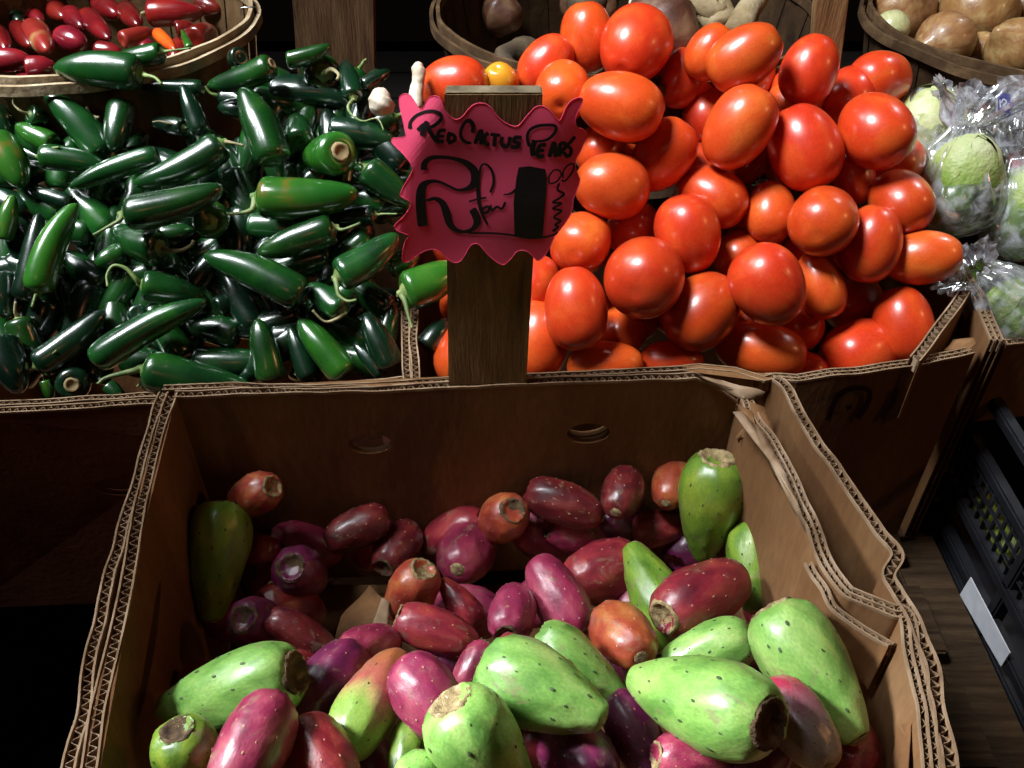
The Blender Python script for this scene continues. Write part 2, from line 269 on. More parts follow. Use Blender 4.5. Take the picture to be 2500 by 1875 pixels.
df = N.new('ShaderNodeBsdfDiffuse'); df.inputs[0].default_value = (0.82, 0.83, 0.90, 1)
lw = N.new('ShaderNodeLayerWeight'); lw.inputs[0].default_value = 0.25
mr = N.new('ShaderNodeMapRange'); mr.inputs['To Min'].default_value = 0.22; mr.inputs['To Max'].default_value = 0.8; L.new(lw.outputs['Fresnel'], mr.inputs['Value'])
m1 = N.new('ShaderNodeMixShader'); L.new(mr.outputs[0], m1.inputs[0]); L.new(tr.outputs[0], m1.inputs[1]); L.new(gl.outputs[0], m1.inputs[2])
m2 = N.new('ShaderNodeMixShader'); _n = N.new('ShaderNodeTexNoise'); _n.inputs['Scale'].default_value = 55; _n.inputs['Detail'].default_value = 6; _n.inputs['Distortion'].default_value = 1.5
_tc = N.new('ShaderNodeTexCoord'); L.new(_tc.outputs['Object'], _n.inputs['Vector'])
_m = N.new('ShaderNodeMapRange'); _m.inputs['From Min'].default_value = .42; _m.inputs['From Max'].default_value = .72; _m.inputs['To Min'].default_value = .05; _m.inputs['To Max'].default_value = .48; L.new(_n.outputs['Fac'], _m.inputs['Value']); L.new(_m.outputs[0], m2.inputs[0]); L.new(m1.outputs[0], m2.inputs[1]); L.new(df.outputs[0], m2.inputs[2])
L.new(m2.outputs[0], N['Material Output'].inputs['Surface']); M['plastic'] = m

# ------------------------------------------------------------------ setting
struct(link('floor', new_mesh('floor', [(-4, -4, -.95), (4, -4, -.95), (4, 4, -.95), (-4, 4, -.95)], [(0, 1, 2, 3)]), M['floor']))
sh = struct(empty('stall_shelf', (0, 0, -.30)))
for i in range(5):
    link('plank', bevel_box('plank', -.9, .44, .545 + i * .085, .625 + i * .085, -.022, 0, .003), M['shelf'], sh)
sh2 = struct(empty('upper_shelf', (0, 0, -.09)))
for i in range(6):
    link('plank', bevel_box('plank', -1.2, 1.2, .885 + i * .1, .98 + i * .1, -.022, 0, .003), M['shelf'], sh2)

# ------------------------------------------------------------------ corrugated cardboard
def resample(pts, step):
    out = [pts[0].copy()]; 
    for a, b in zip(pts, pts[1:]):
        n = max(1, int((b - a).length / step))
        for k in range(1, n + 1): out.append(a.lerp(b, k / n))
    return out
def path_normals(P):
    Nn = []
    for i in range(len(P)):
        t = P[min(i + 1, len(P) - 1)] - P[max(i - 1, 0)]; t.z = 0; t.normalize(); Nn.append(Vector((-t.y, t.x, 0)))
    return Nn
def board(parent, name, top, zbot, th=0.006, layers=1, holes=(), mat='kraft', wav=0.0064, smooth=True, seed=0, crush=0.0012, lean=0.0, label=None, liner=0.0008):
    """A sheet of corrugated board standing on edge: kraft liners plus a wavy flute, open at the top."""
    rnd = random.Random(seed)
    P = catmull(top, 12) if smooth and len(top) > 2 else resample(top, .01)
    P = resample(P, .004)
    for i, p in enumerate(P):
        p.z += noise.noise(Vector((p.x * 45 + seed, p.y * 45, seed * 1.7))) * crush
        if holes: continue
        p.x += noise.noise(Vector((p.y * 30 + seed, p.x * 30, 4.1))) * crush; p.y += noise.noise(Vector((p.y * 30, p.x * 30 + seed, 9.1))) * crush
    Nn = path_normals(P); n = len(P); root = None
    parts = []; hl = []
    acc = [0.0]
    for a, b in zip(P, P[1:]): acc.append(acc[-1] + (b - a).length)
    def mapd(s, z, off):
        i = max(0, min(n - 2, int(np.searchsorted(acc, s)) - 1)); f = (s - acc[i]) / max(1e-9, acc[i + 1] - acc[i])
        p = P[i].lerp(P[i + 1], f) + Nn[i].lerp(Nn[i + 1], f) * off
        zz = z; k = (P[i].z - zz) * lean
        return Vector((p.x, p.y, zz)) + Nn[i] * k
    for k in range(layers + 1):
        o = (k / layers - .5) * th
        if holes:
            for off in (o - liner / 2, o + liner / 2):
                st = range(0, n, 1)
                idx = list(st); 
                if idx[-1] != n - 1: idx.append(n - 1)
                outer = [Vector((acc[i], P[i].z, 0)) for i in idx] + [Vector((acc[n - 1], zbot, 0)), Vector((0, zbot, 0))]
                loops = [outer]
                for (s, z, a, b_, ang) in holes:
                    loops.append([Vector((s + a * math.cos(t) * math.cos(ang) - b_ * math.sin(t) * math.sin(ang), z + a * math.cos(t) * math.sin(ang) + b_ * math.sin(t) * math.cos(ang), 0)) for t in [2 * math.pi * q / 28 for q in range(28)]])
                flat = [v for l in loops for v in l]; tri = tessellate_polygon(loops)
                parts.append(([mapd(v.x, v.y, off) for v in flat], [tuple(t) for t in tri]))
                hl.append((off, loops[1:]))
        else:
            V, Fc = [], []
            for i in range(n):
                for off in (o - liner / 2, o + liner / 2):
                    V.append(P[i] + Nn[i] * off); V.append(Vector((P[i].x, P[i].y, zbot)) + Nn[i] * (off + (P[i].z - zbot) * lean))
            for i in range(n - 1):
                a, c = i * 4, i * 4 + 4; Fc += [(a, a + 1, c + 1, c), (a + 2, c + 2, c + 3, a + 3)]
            Fc += [(0, 2, 3, 1), ((n - 1) * 4, (n - 1) * 4 + 1, (n - 1) * 4 + 3, (n - 1) * 4 + 2)]
            parts.append((V, Fc))
    if holes:      # the cut edge of each hole
        for h in range(len(holes)):
            l0, l1 = hl[0][1][h], hl[-1][1][h]; q = len(l0)
            V = [mapd(v.x, v.y, hl[0][0]) for v in l0] + [mapd(v.x, v.y, hl[-1][0]) for v in l1]
            parts.append((V, [(i, (i + 1) % q, q + (i + 1) % q, q + i) for i in range(q)]))
    V, Fc = join(parts)
    root = link(name, new_mesh(name, V, Fc, False), M[mat], parent)
    if label: root['label'] = label
    # exposed cut edge: liner tops and the wavy flute between them
    parts = []
    for k in range(layers + 1):
        o = (k / layers - .5) * th; V, Fc = [], []
        for i in range(n):
            e = Vector((0, 0, .0006)); V += [P[i] + Nn[i] * (o - liner * .75) + e, P[i] + Nn[i] * (o + liner * .75) + e, P[i] + Nn[i] * (o - liner * .75) - e * 3, P[i] + Nn[i] * (o + liner * .75) - e * 3]
        for i in range(n - 1):
            a, c = i * 4, i * 4 + 4; Fc += [(a, a + 1, c + 1, c), (a, c, c + 2, a + 2), (a + 1, a + 3, c + 3, c + 1)]
        parts.append((V, Fc))
    link('cut_edge', new_mesh('cut_edge', *join(parts), False), M['kraft_pale'], root)
    parts = []; tot = acc[-1]; ns = int(tot / wav * 9)
    for k in range(layers):
        oc = ((k + .5) / layers - .5) * th; am = th / layers * .36; V, Fc = [], []; ph0 = rnd.random() * 6
        for i in range(ns + 1):
            s = tot * i / ns; ph = 2 * math.pi * s / wav + ph0 + 3.4 * noise.noise(Vector((s * 55, seed, k))); am = th / layers * (.34 - .16 * max(0, noise.noise(Vector((s * 90, seed + 3, k)))))
            zt = P[max(0, min(n - 1, int(np.searchsorted(acc, s))))].z - .0005
            d = .0006
            p1 = mapd(s, zt, oc + am * math.sin(ph) - d / 2); p2 = mapd(s, zt, oc + am * math.sin(ph) + d / 2)
            V += [p1, p2, p1 - Vector((0, 0, .012)), p2 - Vector((0, 0, .012))]
        for i in range(ns):
            a, c = i * 4, i * 4 + 4; Fc += [(a, a + 1, c + 1, c), (a, c, c + 2, a + 2), (a + 1, a + 3, c + 3, c + 1)]
        parts.append((V, Fc))
    link('fluting', new_mesh('fluting', *join(parts), False), M['kraft_pale'], root)
    return root
def wall_sz(path, dx, dy):
    """distance along a wall and height where a line of sight meets its plane"""
    a, b_ = path[0].copy(), path[-2].copy(); t = b_ - a; t.z = 0; t.normalize(); n_ = Vector((-t.y, t.x, 0)); r = ray(dx, dy); p = CAM + r * ((a - CAM).dot(n_) / r.dot(n_))
    return (p - a).dot(t), p.z
def Z(pts, z=0.0): return [at_z(x, y, z if not isinstance(z, (list, tuple)) else 0) for x, y in pts]

# --- front box: the open carton of cactus pears (two nested trays)
cb = tag(empty('cardboard_box', (0, 0, 0)), 'open torn cardboard box of cactus pears in the foreground', 'box')
CZ = -.225
li = Z([(372, 850), (345, 925), (312, 1051), (291, 1155), (270, 1275), (244, 1394), (213, 1524), (193, 1659), (165, 1850)])
lo_ = Z([(352, 846), (338, 890), (291, 1046), (250, 1181), (218, 1327), (192, 1446), (161, 1597), (145, 1659), (105, 1850)])
sl = (li[0] - li[7]).length
board(cb, 'left_wall', li, CZ, .0075, 1, holes=[(*wall_sz(li, 320, 1395), .050, .0065, R(0))], seed=1, crush=.0016)
board(cb, 'left_outer_wall', lo_, CZ, .0065, 1, seed=2, crush=.0022)
_p, _q = at_z(376, 853, 0), at_z(1500, 812, 0)
bi = [_p.lerp(_q, k / 8) + Vector((0, 0, (0, .0012, .0006, -.001, -.0005, .001, .0015, .0005, 0)[k])) for k in range(9)] + [_p.lerp(_q, 1.03) + Vector((0, 0, -.006)), _p.lerp(_q, 1.06) + Vector((0, 0, -.014)), _p.lerp(_q, 1.115) + Vector((0, 0, -.032))]
bo = Z([(352, 838), (500, 832), (660, 836), (800, 832), (1000, 817), (1200, 810), (1400, 800), (1510, 792), (1590, 800), (1650, 818), (1672, 812)])
board(cb, 'back_wall', bi, CZ, .0065, 1, holes=[(*wall_sz(bi, 800, 952), .0175, .011, 0), (*wall_sz(bi, 1270, 930), .0175, .011, 0)], seed=3, smooth=False)
board(cb, 'back_outer_wall', bo, CZ, .005, 1, holes=[(*wall_sz(bo, 800, 952), .019, .0125, 0), (*wall_sz(bo, 1270, 930), .019, .0125, 0)], seed=4, crush=.0008, smooth=False)
ri = [at_z(1618, 826, -.03), at_z(1612, 850, -.014)] + Z([(1625, 895), (1668, 950), (1700, 1020), (1733, 1086), (1761, 1153), (1778, 1198), (1823, 1268), (1859, 1290), (1929, 1318), (1957, 1328), (1973, 1400), (1986, 1478), (1998, 1535), (2010, 1659), (2030, 1850)])
board(cb, 'right_wall', ri, CZ, .0085, 2, seed=5, crush=.002, wav=.006)
ro = Z([(1674, 814), (1700, 842), (1762, 950), (1850, 1070), (1900, 1145), (1934, 1195), (1918, 1240), (1938, 1275), (1972, 1335), (1992, 1380), (2012, 1440), (2030, 1520), (2045, 1600), (2052, 1659), (2070, 1850)])
board(cb, 'right_outer_wall', ro, CZ, .007, 1, seed=6, crush=.0025)
fr = [li[-1], ri[-1]]
board(cb, 'front_wall', [Vector((-.22, .135, 0)), Vector((.25, .135, 0))], CZ, .0065, 1, seed=7)
link('bottom', new_mesh('bottom', *box_vf(-.235, .27, .14, .50, CZ - .006, CZ), False), M['kraft'], cb)

def thicken(bm, th):
    """Give a thin sheet a back face a fixed distance behind it, and close the border."""
    bm.normal_update(); fs = list(bm.faces); vs0 = list(bm.verts); bd = [e for e in bm.edges if len(e.link_faces) == 1]
    back = {v: bm.verts.new(v.co - v.normal * th) for v in vs0}
    for f in fs: bm.faces.new([back[v] for v in reversed(f.verts)])
    for e in bd:
        a, b_ = e.verts
        try: bm.faces.new((b_, a, back[a], back[b_]))
        except ValueError: pass
def torn(parent, name, poly, mat='kraft', seed=0, sub=.006, amp=.0015, th=.0007, label=None):
    """A torn scrap of liner paper: polygon of 3-D points, thickened and crinkled."""
    c = sum(poly, Vector()) / len(poly); ring = resample(poly + [poly[0]], sub)[:-1]
    bm = bmesh.new(); vv = [bm.verts.new(p + noise.noise_vector(p * 300 + Vector((seed, 0, 0))) * amp * .8) for p in ring]
    cen = bm.verts.new(c); mid = [bm.verts.new(p.lerp(c, .5) + noise.noise_vector(p * 90 + Vector((0, seed, 0))) * amp * 1.5) for p in ring]; q = len(ring)
    for i in range(q):
        j = (i + 1) % q; bm.faces.new((vv[i], vv[j], mid[j], mid[i])); bm.faces.new((mid[i], mid[j], cen))
    bmesh.ops.recalc_face_normals(bm, faces=bm.faces)
    thicken(bm, th)
    o = link(name, bm_mesh(name, bm, True), M[mat], parent)
    if label: o['label'] = label
    return o
def ptz(*a): return [at_z(x, y, z) for x, y, z in a]
torn(cb, 'torn_flap', ptz((1502, 812, .001), (1545, 820, -.002), (1600, 832, .000), (1654, 846, .004), (1644, 862, -.004), (1606, 864, -.008), (1560, 842, -.006)), 'kraft_pale', 1, label='pale torn corner flap of the box rim')
torn(cb, 'torn_flap', ptz((1618, 868, .002), (1650, 880, .000), (1668, 930, -.004), (1672, 975, -.006), (1650, 950, -.006), (1628, 905, -.002)), 'kraft', 2)
torn(cb, 'torn_flap', ptz((1592, 872, .003), (1625, 890, .002), (1652, 955, -.002), (1690, 1040, -.003), (1680, 1040, -.006), (1640, 950, -.008), (1608, 892, -.004)), 'kraft', 3)
torn(cb, 'torn_flap', ptz((1583, 892, .008), (1600, 888, .008), (1648, 938, .004), (1660, 950, .003), (1690, 1012, .002), (1720, 1078, .003), (1752, 1150, .002), (1742, 1150, -.002), (1695, 1060, -.004), (1652, 982, -.004), (1610, 920, .002)), 'kraft_pale', 4, label='long pale strip of liner peeled along the right rim')
torn(cb, 'torn_flap', ptz((1590, 943, -.020), (1602, 928, -.016), (1622, 934, -.014), (1606, 944, -.020), (1594, 956, -.026)), 'kraft', 5)
# folded inner flap standing against the right wall
board(cb, 'inner_flap', ptz((1745, 1215, -.003), (1758, 1240, -.003), (1778, 1268, -.003), (1800, 1310, -.006), (1850, 1348, -.011), (1905, 1382, -.013), (1928, 1392, -.008)), -.055, .004, 1, seed=8, crush=.001)
torn(cb, 'torn_flap', ptz((1955, 1332, -.003), (1962, 1380, -.004), (1975, 1470, -.004), (1984, 1530, -.006), (1972, 1570, -.010), (1962, 1660, -.012), (1950, 1800, -.012), (1880, 1800, -.11), (1888, 1600, -.10), (1900, 1520, -.080), (1920, 1440, -.05)), 'kraft', 9, amp=.002, label='wide smooth liner sheet of the right wall near the front')

# --- box of jalapenos behind, left
jb = tag(empty('cardboard_box', (0, 0, 0)), 'dark cardboard box heaped with green jalapeno peppers', 'box')
jf = [at_z(-330, 903, -.045), at_z(0, 886, -.045), at_z(150, 878, -.045), at_z(345, 866, -.045), at_z(800, 838, -.040), at_z(872, 832, -.03)]
board(jb, 'front_wall', jf, -.298, .006, 1, holes=[((jf[1] - jf[0]).length + .075, -.138, .026, .012, 0), ((jf[1] - jf[0]).length + .20, -.115, .02, .014, 0)], seed=11, mat='kraft_dark', smooth=False)
board(jb, 'hole_backing', [jf[0] + Vector((0, .014, -.006)), jf[-1] + Vector((0, .014, -.006))], -.29, .005, 1, seed=15, mat='kraft_dark')  # board added behind the hand holes so they look dark
jr = Z([(879, 822), (877, 760), (876, 702)], -.018); jr += [jr[-1] + Vector((-.012, .12, -.002))]
board(jb, 'right_wall', jr, -.298, .006, 1, seed=12)
board(jb, 'left_wall', [jf[0], jf[0] + Vector((-.04, .30, 0))], -.298, .006, 1, seed=13)
board(jb, 'back_wall', [jf[0] + Vector((-.04, .30, 0)), jr[-1] + Vector((-.01, .10, 0))], -.298, .006, 1, seed=14)
link('bottom', new_mesh('bottom', *box_vf(-.80, -.11, .56, .85, -.2985, -.293), False), M['kraft'], jb)

# --- box of tomatoes behind, right
tb = tag(empty('cardboard_box', (0, 0, 0)), 'torn cardboard box piled with red plum tomatoes', 'box')
TZ = -.298
tl = Z([(897, 820), (895, 760), (893, 702)], -.018); tl += [tl[-1] + Vector((-.012, .15, -.002))]
board(tb, 'left_wall', tl, TZ, .006, 1, seed=21)
tf = [at_z(900, 832, -.03), at_z(1200, 822, -.03), at_z(1600, 812, -.03), at_z(1720, 818, -.025), at_z(1800, 806, -.021), at_z(1900, 793, -.02), at_z(2000, 778, -.02), at_z(2096, 757, -.018)]
board(tb, 'front_wall', tf, TZ, .008, 2, seed=22, crush=.0016, smooth=False)
trr = [at_z(2152, 735, -.012), at_z(2128, 670, -.006), at_z(2092, 608, -.006), at_z(2014, 477, -.008), at_z(1930, 350, -.01)]
board(tb, 'right_wall', trr, TZ, .010, 2, seed=23, crush=.002)
board(tb, 'back_wall', [tl[-1], trr[-1]], TZ, .006, 1, seed=24)
fl = board(tb, 'corner_flap', ptz((2096, 612, .004), (2062, 660, .002), (2020, 716, -.004), (1976, 776, -.012)), -.075, .008, 1, seed=25, crush=.001)
fl['label'] = 'loose corner flap leaning inside the tomato box'
torn(tb, 'torn_flap', ptz((2096, 757, -.018), (2110, 742, -.012), (2102, 730, -.014), (2060, 735, -.02), (2040, 758, -.022)), 'kraft', 26)
link('bottom', new_mesh('bottom', *box_vf(-.10, .40, .56, .86, TZ - .001, TZ + .004), False), M['kraft'], tb)
def ribbon(pts, wid, place, step=6):
    """A flat pen or print stroke: 2-D points with a width, laid on a surface by place(x, y)."""
    P = catmull([Vector((x, y, 0)) for x, y in pts], step) if len(pts) > 2 else [Vector((*pts[0], 0)).lerp(Vector((*pts[1], 0)), k / 6) for k in range(7)]
    if not isinstance(wid, (list, tuple)): wid = [wid] * len(pts)
    n = len(P); V, Fc = [], []
    for i, p in enumerate(P):
        u = i / (n - 1) * (len(wid) - 1); k = min(len(wid) - 2, int(u)); wd = wid[k] + (wid[k + 1] - wid[k]) * (u - k)
        if i in (0, n - 1): wd *= .75
        t = (P[min(i + 1, n - 1)] - P[max(0, i - 1)]).normalized(); nn = Vector((-t.y, t.x, 0)) * wd / 2
        V += [place(p.x + nn.x, p.y + nn.y), place(p.x - nn.x, p.y - nn.y)]
        if i: a = 2 * i - 2; Fc.append((a, a + 1, a + 3, a + 2))
    return V, Fc
na, nb_ = tf[5], tf[7]; tdir = (nb_ - na); tdir.z = 0; tdir.normalize(); tn = Vector((tdir.y, -tdir.x, 0))
def on_front(dx, dy):
    p0 = na + tn * .0062; r = ray(dx, dy); t = (p0 - CAM).dot(tn) / r.dot(tn); return CAM + r * t
q = lambda x, y: ((1650 + x / 4.424) / DS, (850 + y / 4.424) / DS)
pr = [ribbon([q(*a) for a in [(1640, 780), (1690, 640), (1760, 510), (1880, 440), (2020, 430), (2090, 470), (2080, 570), (2030, 660), (1960, 760)]], 12, on_front),
      ribbon([q(*a) for a in [(1840, 650), (1900, 630)]], 9, on_front),
      ribbon([(1938, 838), (1928, 868), (1905, 905)], 10, on_front)]
link('box_print', new_mesh('box_print', *join(pr), False), M['print'], tb)['label'] = 'dark printed letter strokes on the front of the box'

# --- carton with bagged greens on the far right
lb = tag(empty('cardboard_box', (0, 0, 0)), 'brown cardboard box holding bagged greens at the right edge', 'box')
lf = [at_z(2168, 742, -.03), at_z(2230, 735, -.03), at_z(2420, 715, -.03)]
board(lb, 'front_wall', lf, -.12, .006, 1, seed=31, smooth=False)
board(lb, 'left_wall', [lf[0], lf[0] + Vector((.02, .35, 0))], -.12, .006, 1, seed=32)
link('bottom', new_mesh('bottom', *box_vf(.44, .85, .62, 1.0, -.121, -.115), False), M['kraft'], lb)

# ------------------------------------------------------------------ piles: layout solver
class Item: pass
def depth_solve(items, iters=140, tol=0.10, lim=0.03, wall=None):
    """Slide every fruit a little nearer or farther so that neighbours touch instead of passing through each other."""
    n = len(items)
    for it_ in range(iters):
        moved = 0
        C = []
        for a in items: C.append((np.array([tuple(c) for c in a.centres(a.shift)]), np.array(a.radii)))
        for i in range(n):
            for j in range(i + 1, n):
                pi, ri_ = C[i]; pj, rj = C[j]
                d = np.sqrt(((pi[:, None, :] - pj[None]) ** 2).sum(-1)); pen = ri_[:, None] + rj[None] - d
                k = np.unravel_index(np.argmax(pen), pen.shape); pm = pen[k] - tol * min(ri_[k[0]], rj[k[1]])
                if pm > 0:
                    a, b_ = items[i], items[j]
                    da = np.linalg.norm(pi[k[0]] - np.array(CAM)) - a.pri * .02; db = np.linalg.norm(pj[k[1]] - np.array(CAM)) - b_.pri * .02
                    s = min(pm, .004) * .35; moved += 1
                    if da < db: a.shift += s; b_.shift -= s
                    else: a.shift -= s; b_.shift += s
        for a in items:
            a.shift = max(-lim, min(lim, a.shift * .99))
            if wall:
                for _ in range(12):
                    if any(c.z - .5 * r_ < wall[2] and c.y - r_ * .96 < wall[0] + wall[1] * c.x for c, r_ in zip(a.centres(a.shift), a.radii)): a.shift -= .003
                    else: break
        if not moved: break

def view_frame(p):
    v = (CAM - p).normalized(); r = (RGT - v * RGT.dot(v)).normalized(); return v, r, v.cross(r)
class Fruit(Item):
    def __init__(s, cx, cy, L, W, ang, ratio, face, lift, h, ymax=9, pri=0):
        s.cx, s.cy, s.L, s.W, s.ang, s.face, s.pri = cx, cy, L, W, R(ang), face, pri
        s.t0 = surf(cx, cy, h, ymax) - lift; s.shift = 0.0
        ap = max(L / W, 1.001); s.ratio = max(ratio, ap)
        c2 = (ap * ap - 1) / (s.ratio ** 2 - 1) if s.ratio > 1.002 else 1.0
        s.cos = math.sqrt(min(1, max(0, c2))); s.sin = math.sqrt(1 - s.cos ** 2) * (1 if face >= 0 else -1)
        wd = W * DS / FPX * s.t0; s.wid = wd; s.len = wd * s.ratio
        hl = max(0, (s.len - wd) / 2); s.offs = [-hl, 0, hl] if hl > .002 else [0]; s.radii = [wd / 2 * (.92 if o else 1) for o in s.offs]
    def place(s, sh):
        p = at_depth(s.cx, s.cy, s.t0 - sh); v, r, u = view_frame(p)
        ax = (r * math.cos(s.ang) + u * math.sin(s.ang)) * s.cos + v * s.sin
        return p, ax.normalized(), v
    def centres(s, sh):
        p, ax, v = s.place(sh); return [p + ax * o for o in s.offs]
    def matrix(s, roll=0.0):
        p, ax, v = s.place(s.shift); k = (s.t0 - s.shift) / s.t0
        x = ax.orthogonal().normalized(); y = ax.cross(x); x2 = x * math.cos(roll) + y * math.sin(roll); y2 = ax.cross(x2)
        m = Matrix((x2, y2, ax)).transposed().to_4x4(); m.translation = p
        return m @ Matrix.Diagonal((s.wid * k, s.wid * k, s.len * k, 1))

# ------------------------------------------------------------------ tomatoes
def tomato_mesh(seed):
    rnd = random.Random(seed); lob = rnd.choice([2, 3, 3, 4]); ph = rnd.random() * 6; la = rnd.uniform(.01, .035); egg = rnd.uniform(-.10, .10); box = rnd.uniform(.82, 1.0)
    def fn(f, t):
        c, s_ = math.cos(f), math.sin(f); sr = max(0, s_) ** box
        r = .5 * sr * (1 + egg * c) * (1 + la * math.cos(lob * t + ph) * (0.4 + .6 * max(0, c)))
        z = .5 * (abs(c) ** .95) * (1 if c >= 0 else -1)
        q_ = r / .5
        if c > 0: z -= .055 * math.exp(-(q_ / .16) ** 2)
        else: z += .02 * math.exp(-(q_ / .12) ** 2)
        v = Vector((r * math.cos(t), r * math.sin(t), z))
        return v * (1 + .022 * noise.noise(v * 2.2 + Vector((seed * 3.1, 0, 0))))
    return new_mesh('tomato', *uvsphere(36, 26, fn))
TOM = [tomato_mesh(i) for i in range(9)]
def scar_mesh(name, rad, dep, seed, z0, teeth=5):
    rnd = random.Random(seed); V, Fc = [], []; q_ = 20
    for k, (rr, zz) in enumerate([(1.0, 0.0), (.8, .010), (.55, -.004), (.32, -dep), (0.05, -dep * 1.2)]):
        for i in range(q_):
            t = 2 * math.pi * i / q_; j = 1 + (.22 if k == 0 else .08) * math.cos(teeth * t + seed) + rnd.uniform(-.05, .05)
            V.append(Vector((rad * rr * j * math.cos(t), rad * rr * j * math.sin(t), z0 + zz)))
        if k:
            for i in range(q_): a = (k - 1) * q_; Fc.append((a + i, a + (i + 1) % q_, a + q_ + (i + 1) % q_, a + q_ + i))
    Fc.append(tuple(4 * q_ + i for i in range(q_)))
    return new_mesh(name, V, Fc)
TSCAR = [scar_mesh('stem_scar', .075, .012, 3, .452), scar_mesh('stem_scar', .062, .03, 4, .452)]
th_ = lambda x, y: min(y - .625, .215)
# cx, cy, length, width, angle of the stem end, true ratio, stem facing camera (+1) or away (-1), lift, material, scar, label
T = 'tomato'; TO = 'tomato_orange'
toms = [
 (980,185,150,122,190,1.25,-1,.0,T,0,'red plum tomato directly left of the top of the wooden sign post'),
 (1080,182,92,84,100,1.2,1,.0,'tomato_yellow',0,'small yellow and orange tomato peeking above the sign post'),
 (1180,140,140,108,50,1.25,-1,.0,T,0,'red tomato between the yellow tomato and the pile top'),
 (1216,195,128,122,260,1.25,1,.012,T,2,'red tomato with an open stem hole just right of the post top'),
 (1268,82,148,116,95,1.2,-1,.0,T,0,'left tomato of the touching pair on top of the pile'),
 (1372,98,166,154,60,1.2,-1,.01,T,0,'large shiny tomato on the very top of the pile'),
 (1340,229,190,142,165,1.25,-1,.015,T,0,'large oval tomato resting against the right tips of the pink sign'),
 (1470,168,130,92,80,1.3,-1,-.02,T,0,'shaded tomato tucked behind the topmost tomato'),
 (1405,190,140,130,80,1.2,-1,-.03,T,0,'dark tomato buried under the topmost tomato'),
 (1532,112,124,98,60,1.25,-1,-.005,T,0,'tomato half hidden below the ginger at the pile top'),
 (1608,123,168,128,35,1.25,-1,.01,TO,0,'orange red tomato with a streak of shine below the ginger stick'),
 (1748,152,152,122,75,1.25,-1,.0,T,0,'tomato at the foot of the thin wooden slat'),
 (1596,276,188,142,60,1.3,-1,.015,TO,0,'yellowish orange oval tomato with scuffed shine in the upper middle'),
 (1530,245,130,112,80,1.2,-1,-.025,T,0,'dull red tomato behind the yellowish oval one'),
 (1705,222,110,100,80,1.2,-1,-.03,TO,0,'faint orange tomato below the slat, mostly covered'),
 (1738,318,190,152,115,1.2,1,.012,T,0,'big tomato with a small dent and long vertical shine'),
 (1890,281,172,150,135,1.2,-1,.008,T,0,'tomato at the right edge touching the bagged greens'),
 (1842,378,132,88,110,1.3,-1,-.015,T,0,'narrow tomato wedged below the right edge tomato'),
 (1945,436,146,128,130,1.2,-1,.004,T,0,'dusky red tomato on the right slope beside the bagged head'),
 (1300,322,118,108,60,1.2,-1,-.012,TO,0,'orange tomato just past the right edge of the pink sign'),
 (1322,402,165,140,168,1.2,1,.010,TO,1,'lobed orange tomato with a star stem scar beside the price'),
 (1433,335,166,126,55,1.3,-1,.005,T,0,'deep red slender tomato with one long shine mark'),
 (1540,425,155,126,150,1.25,-1,.0,T,0,'tomato with two dark scratches across its shine'),
 (1487,506,174,140,105,1.25,1,.012,T,0,'tomato leaning on the front of the scratched one'),
 (1664,458,132,108,90,1.25,-1,-.012,TO,0,'amber tomato set back in the middle of the pile'),
 (1779,476,150,146,70,1.15,-1,.012,T,0,'round bright red tomato right of the amber one'),
 (1881,527,168,128,80,1.25,-1,.002,T,0,'dull red tomato right of the round bright one'),
 (1994,556,160,118,5,1.35,-1,.004,TO,0,'outermost orange tomato lying sideways over the box side'),
 (1258,520,130,124,60,1.2,-1,.0,TO,0,'orange tomato just below the lower right sign tips'),
 (1393,598,176,172,60,1.15,-1,.016,T,0,'large round tomato with a greenish shoulder in the lower middle'),
 (1243,667,184,138,275,1.3,1,.012,T,2,'tomato with a stem hole at its lower end, right of the post'),
 (1516,674,180,152,55,1.2,-1,.004,T,0,'broad tomato below the large round one'),
 (1659,616,186,156,120,1.2,1,.014,T,0,'heart shaped tomato with a bent shine mark'),
 (1772,616,152,100,110,1.35,-1,-.006,TO,0,'glowing orange tomato behind the heart shaped one'),
 (1600,548,120,110,60,1.2,-1,-.03,T,0,'shaded tomato under the heart shaped one'),
 (1642,757,194,122,168,1.4,-1,.008,TO,0,'orange oblong tomato lying along the front rim'),
 (1738,802,100,86,160,1.2,-1,-.012,T,0,'small tomato end poking out under the oblong orange one'),
 (1861,762,168,150,30,1.2,-1,.0,T,0,'tomato in the right front corner of its box'),
 (1950,700,168,124,100,1.3,-1,-.012,T,0,'shadowed tomato standing by the loose corner flap'),
 (1840,655,126,120,40,1.2,-1,-.035,T,0,'almost black red tomato in the hollow on the right'),
 (1160,738,178,142,80,1.2,-1,.0,T,0,'tomato partly hidden by the right side of the sign post'),
 (1342,718,116,110,60,1.2,-1,-.025,T,0,'shaded tomato behind the one with the low stem hole'),
 (1308,790,168,108,5,1.4,-1,.0,TO,0,'front row tomato half sunk behind the rim, near the post'),
 (1450,783,142,96,0,1.4,-1,.0,T,0,'second front row tomato half sunk behind the rim'),
 (1005,768,150,134,80,1.2,-1,-.005,TO,0,'tomato mostly hidden behind the sign post, left side showing'),
 (1150,610,130,122,60,1.2,-1,-.03,T,0,'dark tomato in the shade right of the post'),
 (1368,492,120,112,60,1.2,-1,-.03,T,0,'dark tomato in the gap left of the leaning tomato'),
 (1945,350,110,100,60,1.2,-1,-.03,T,0,'barely lit tomato sliver on the right slope'),
 (1905,845-110,120,110,60,1.2,-1,-.03,T,0,'dark tomato behind the corner tomato'),
]
TI = []
for t in toms:
    f = Fruit(*t[:8], th_, pri=t[7] * 60); f.row = t; TI.append(f)
depth_solve(TI, wall=(.562, .095, -.018))
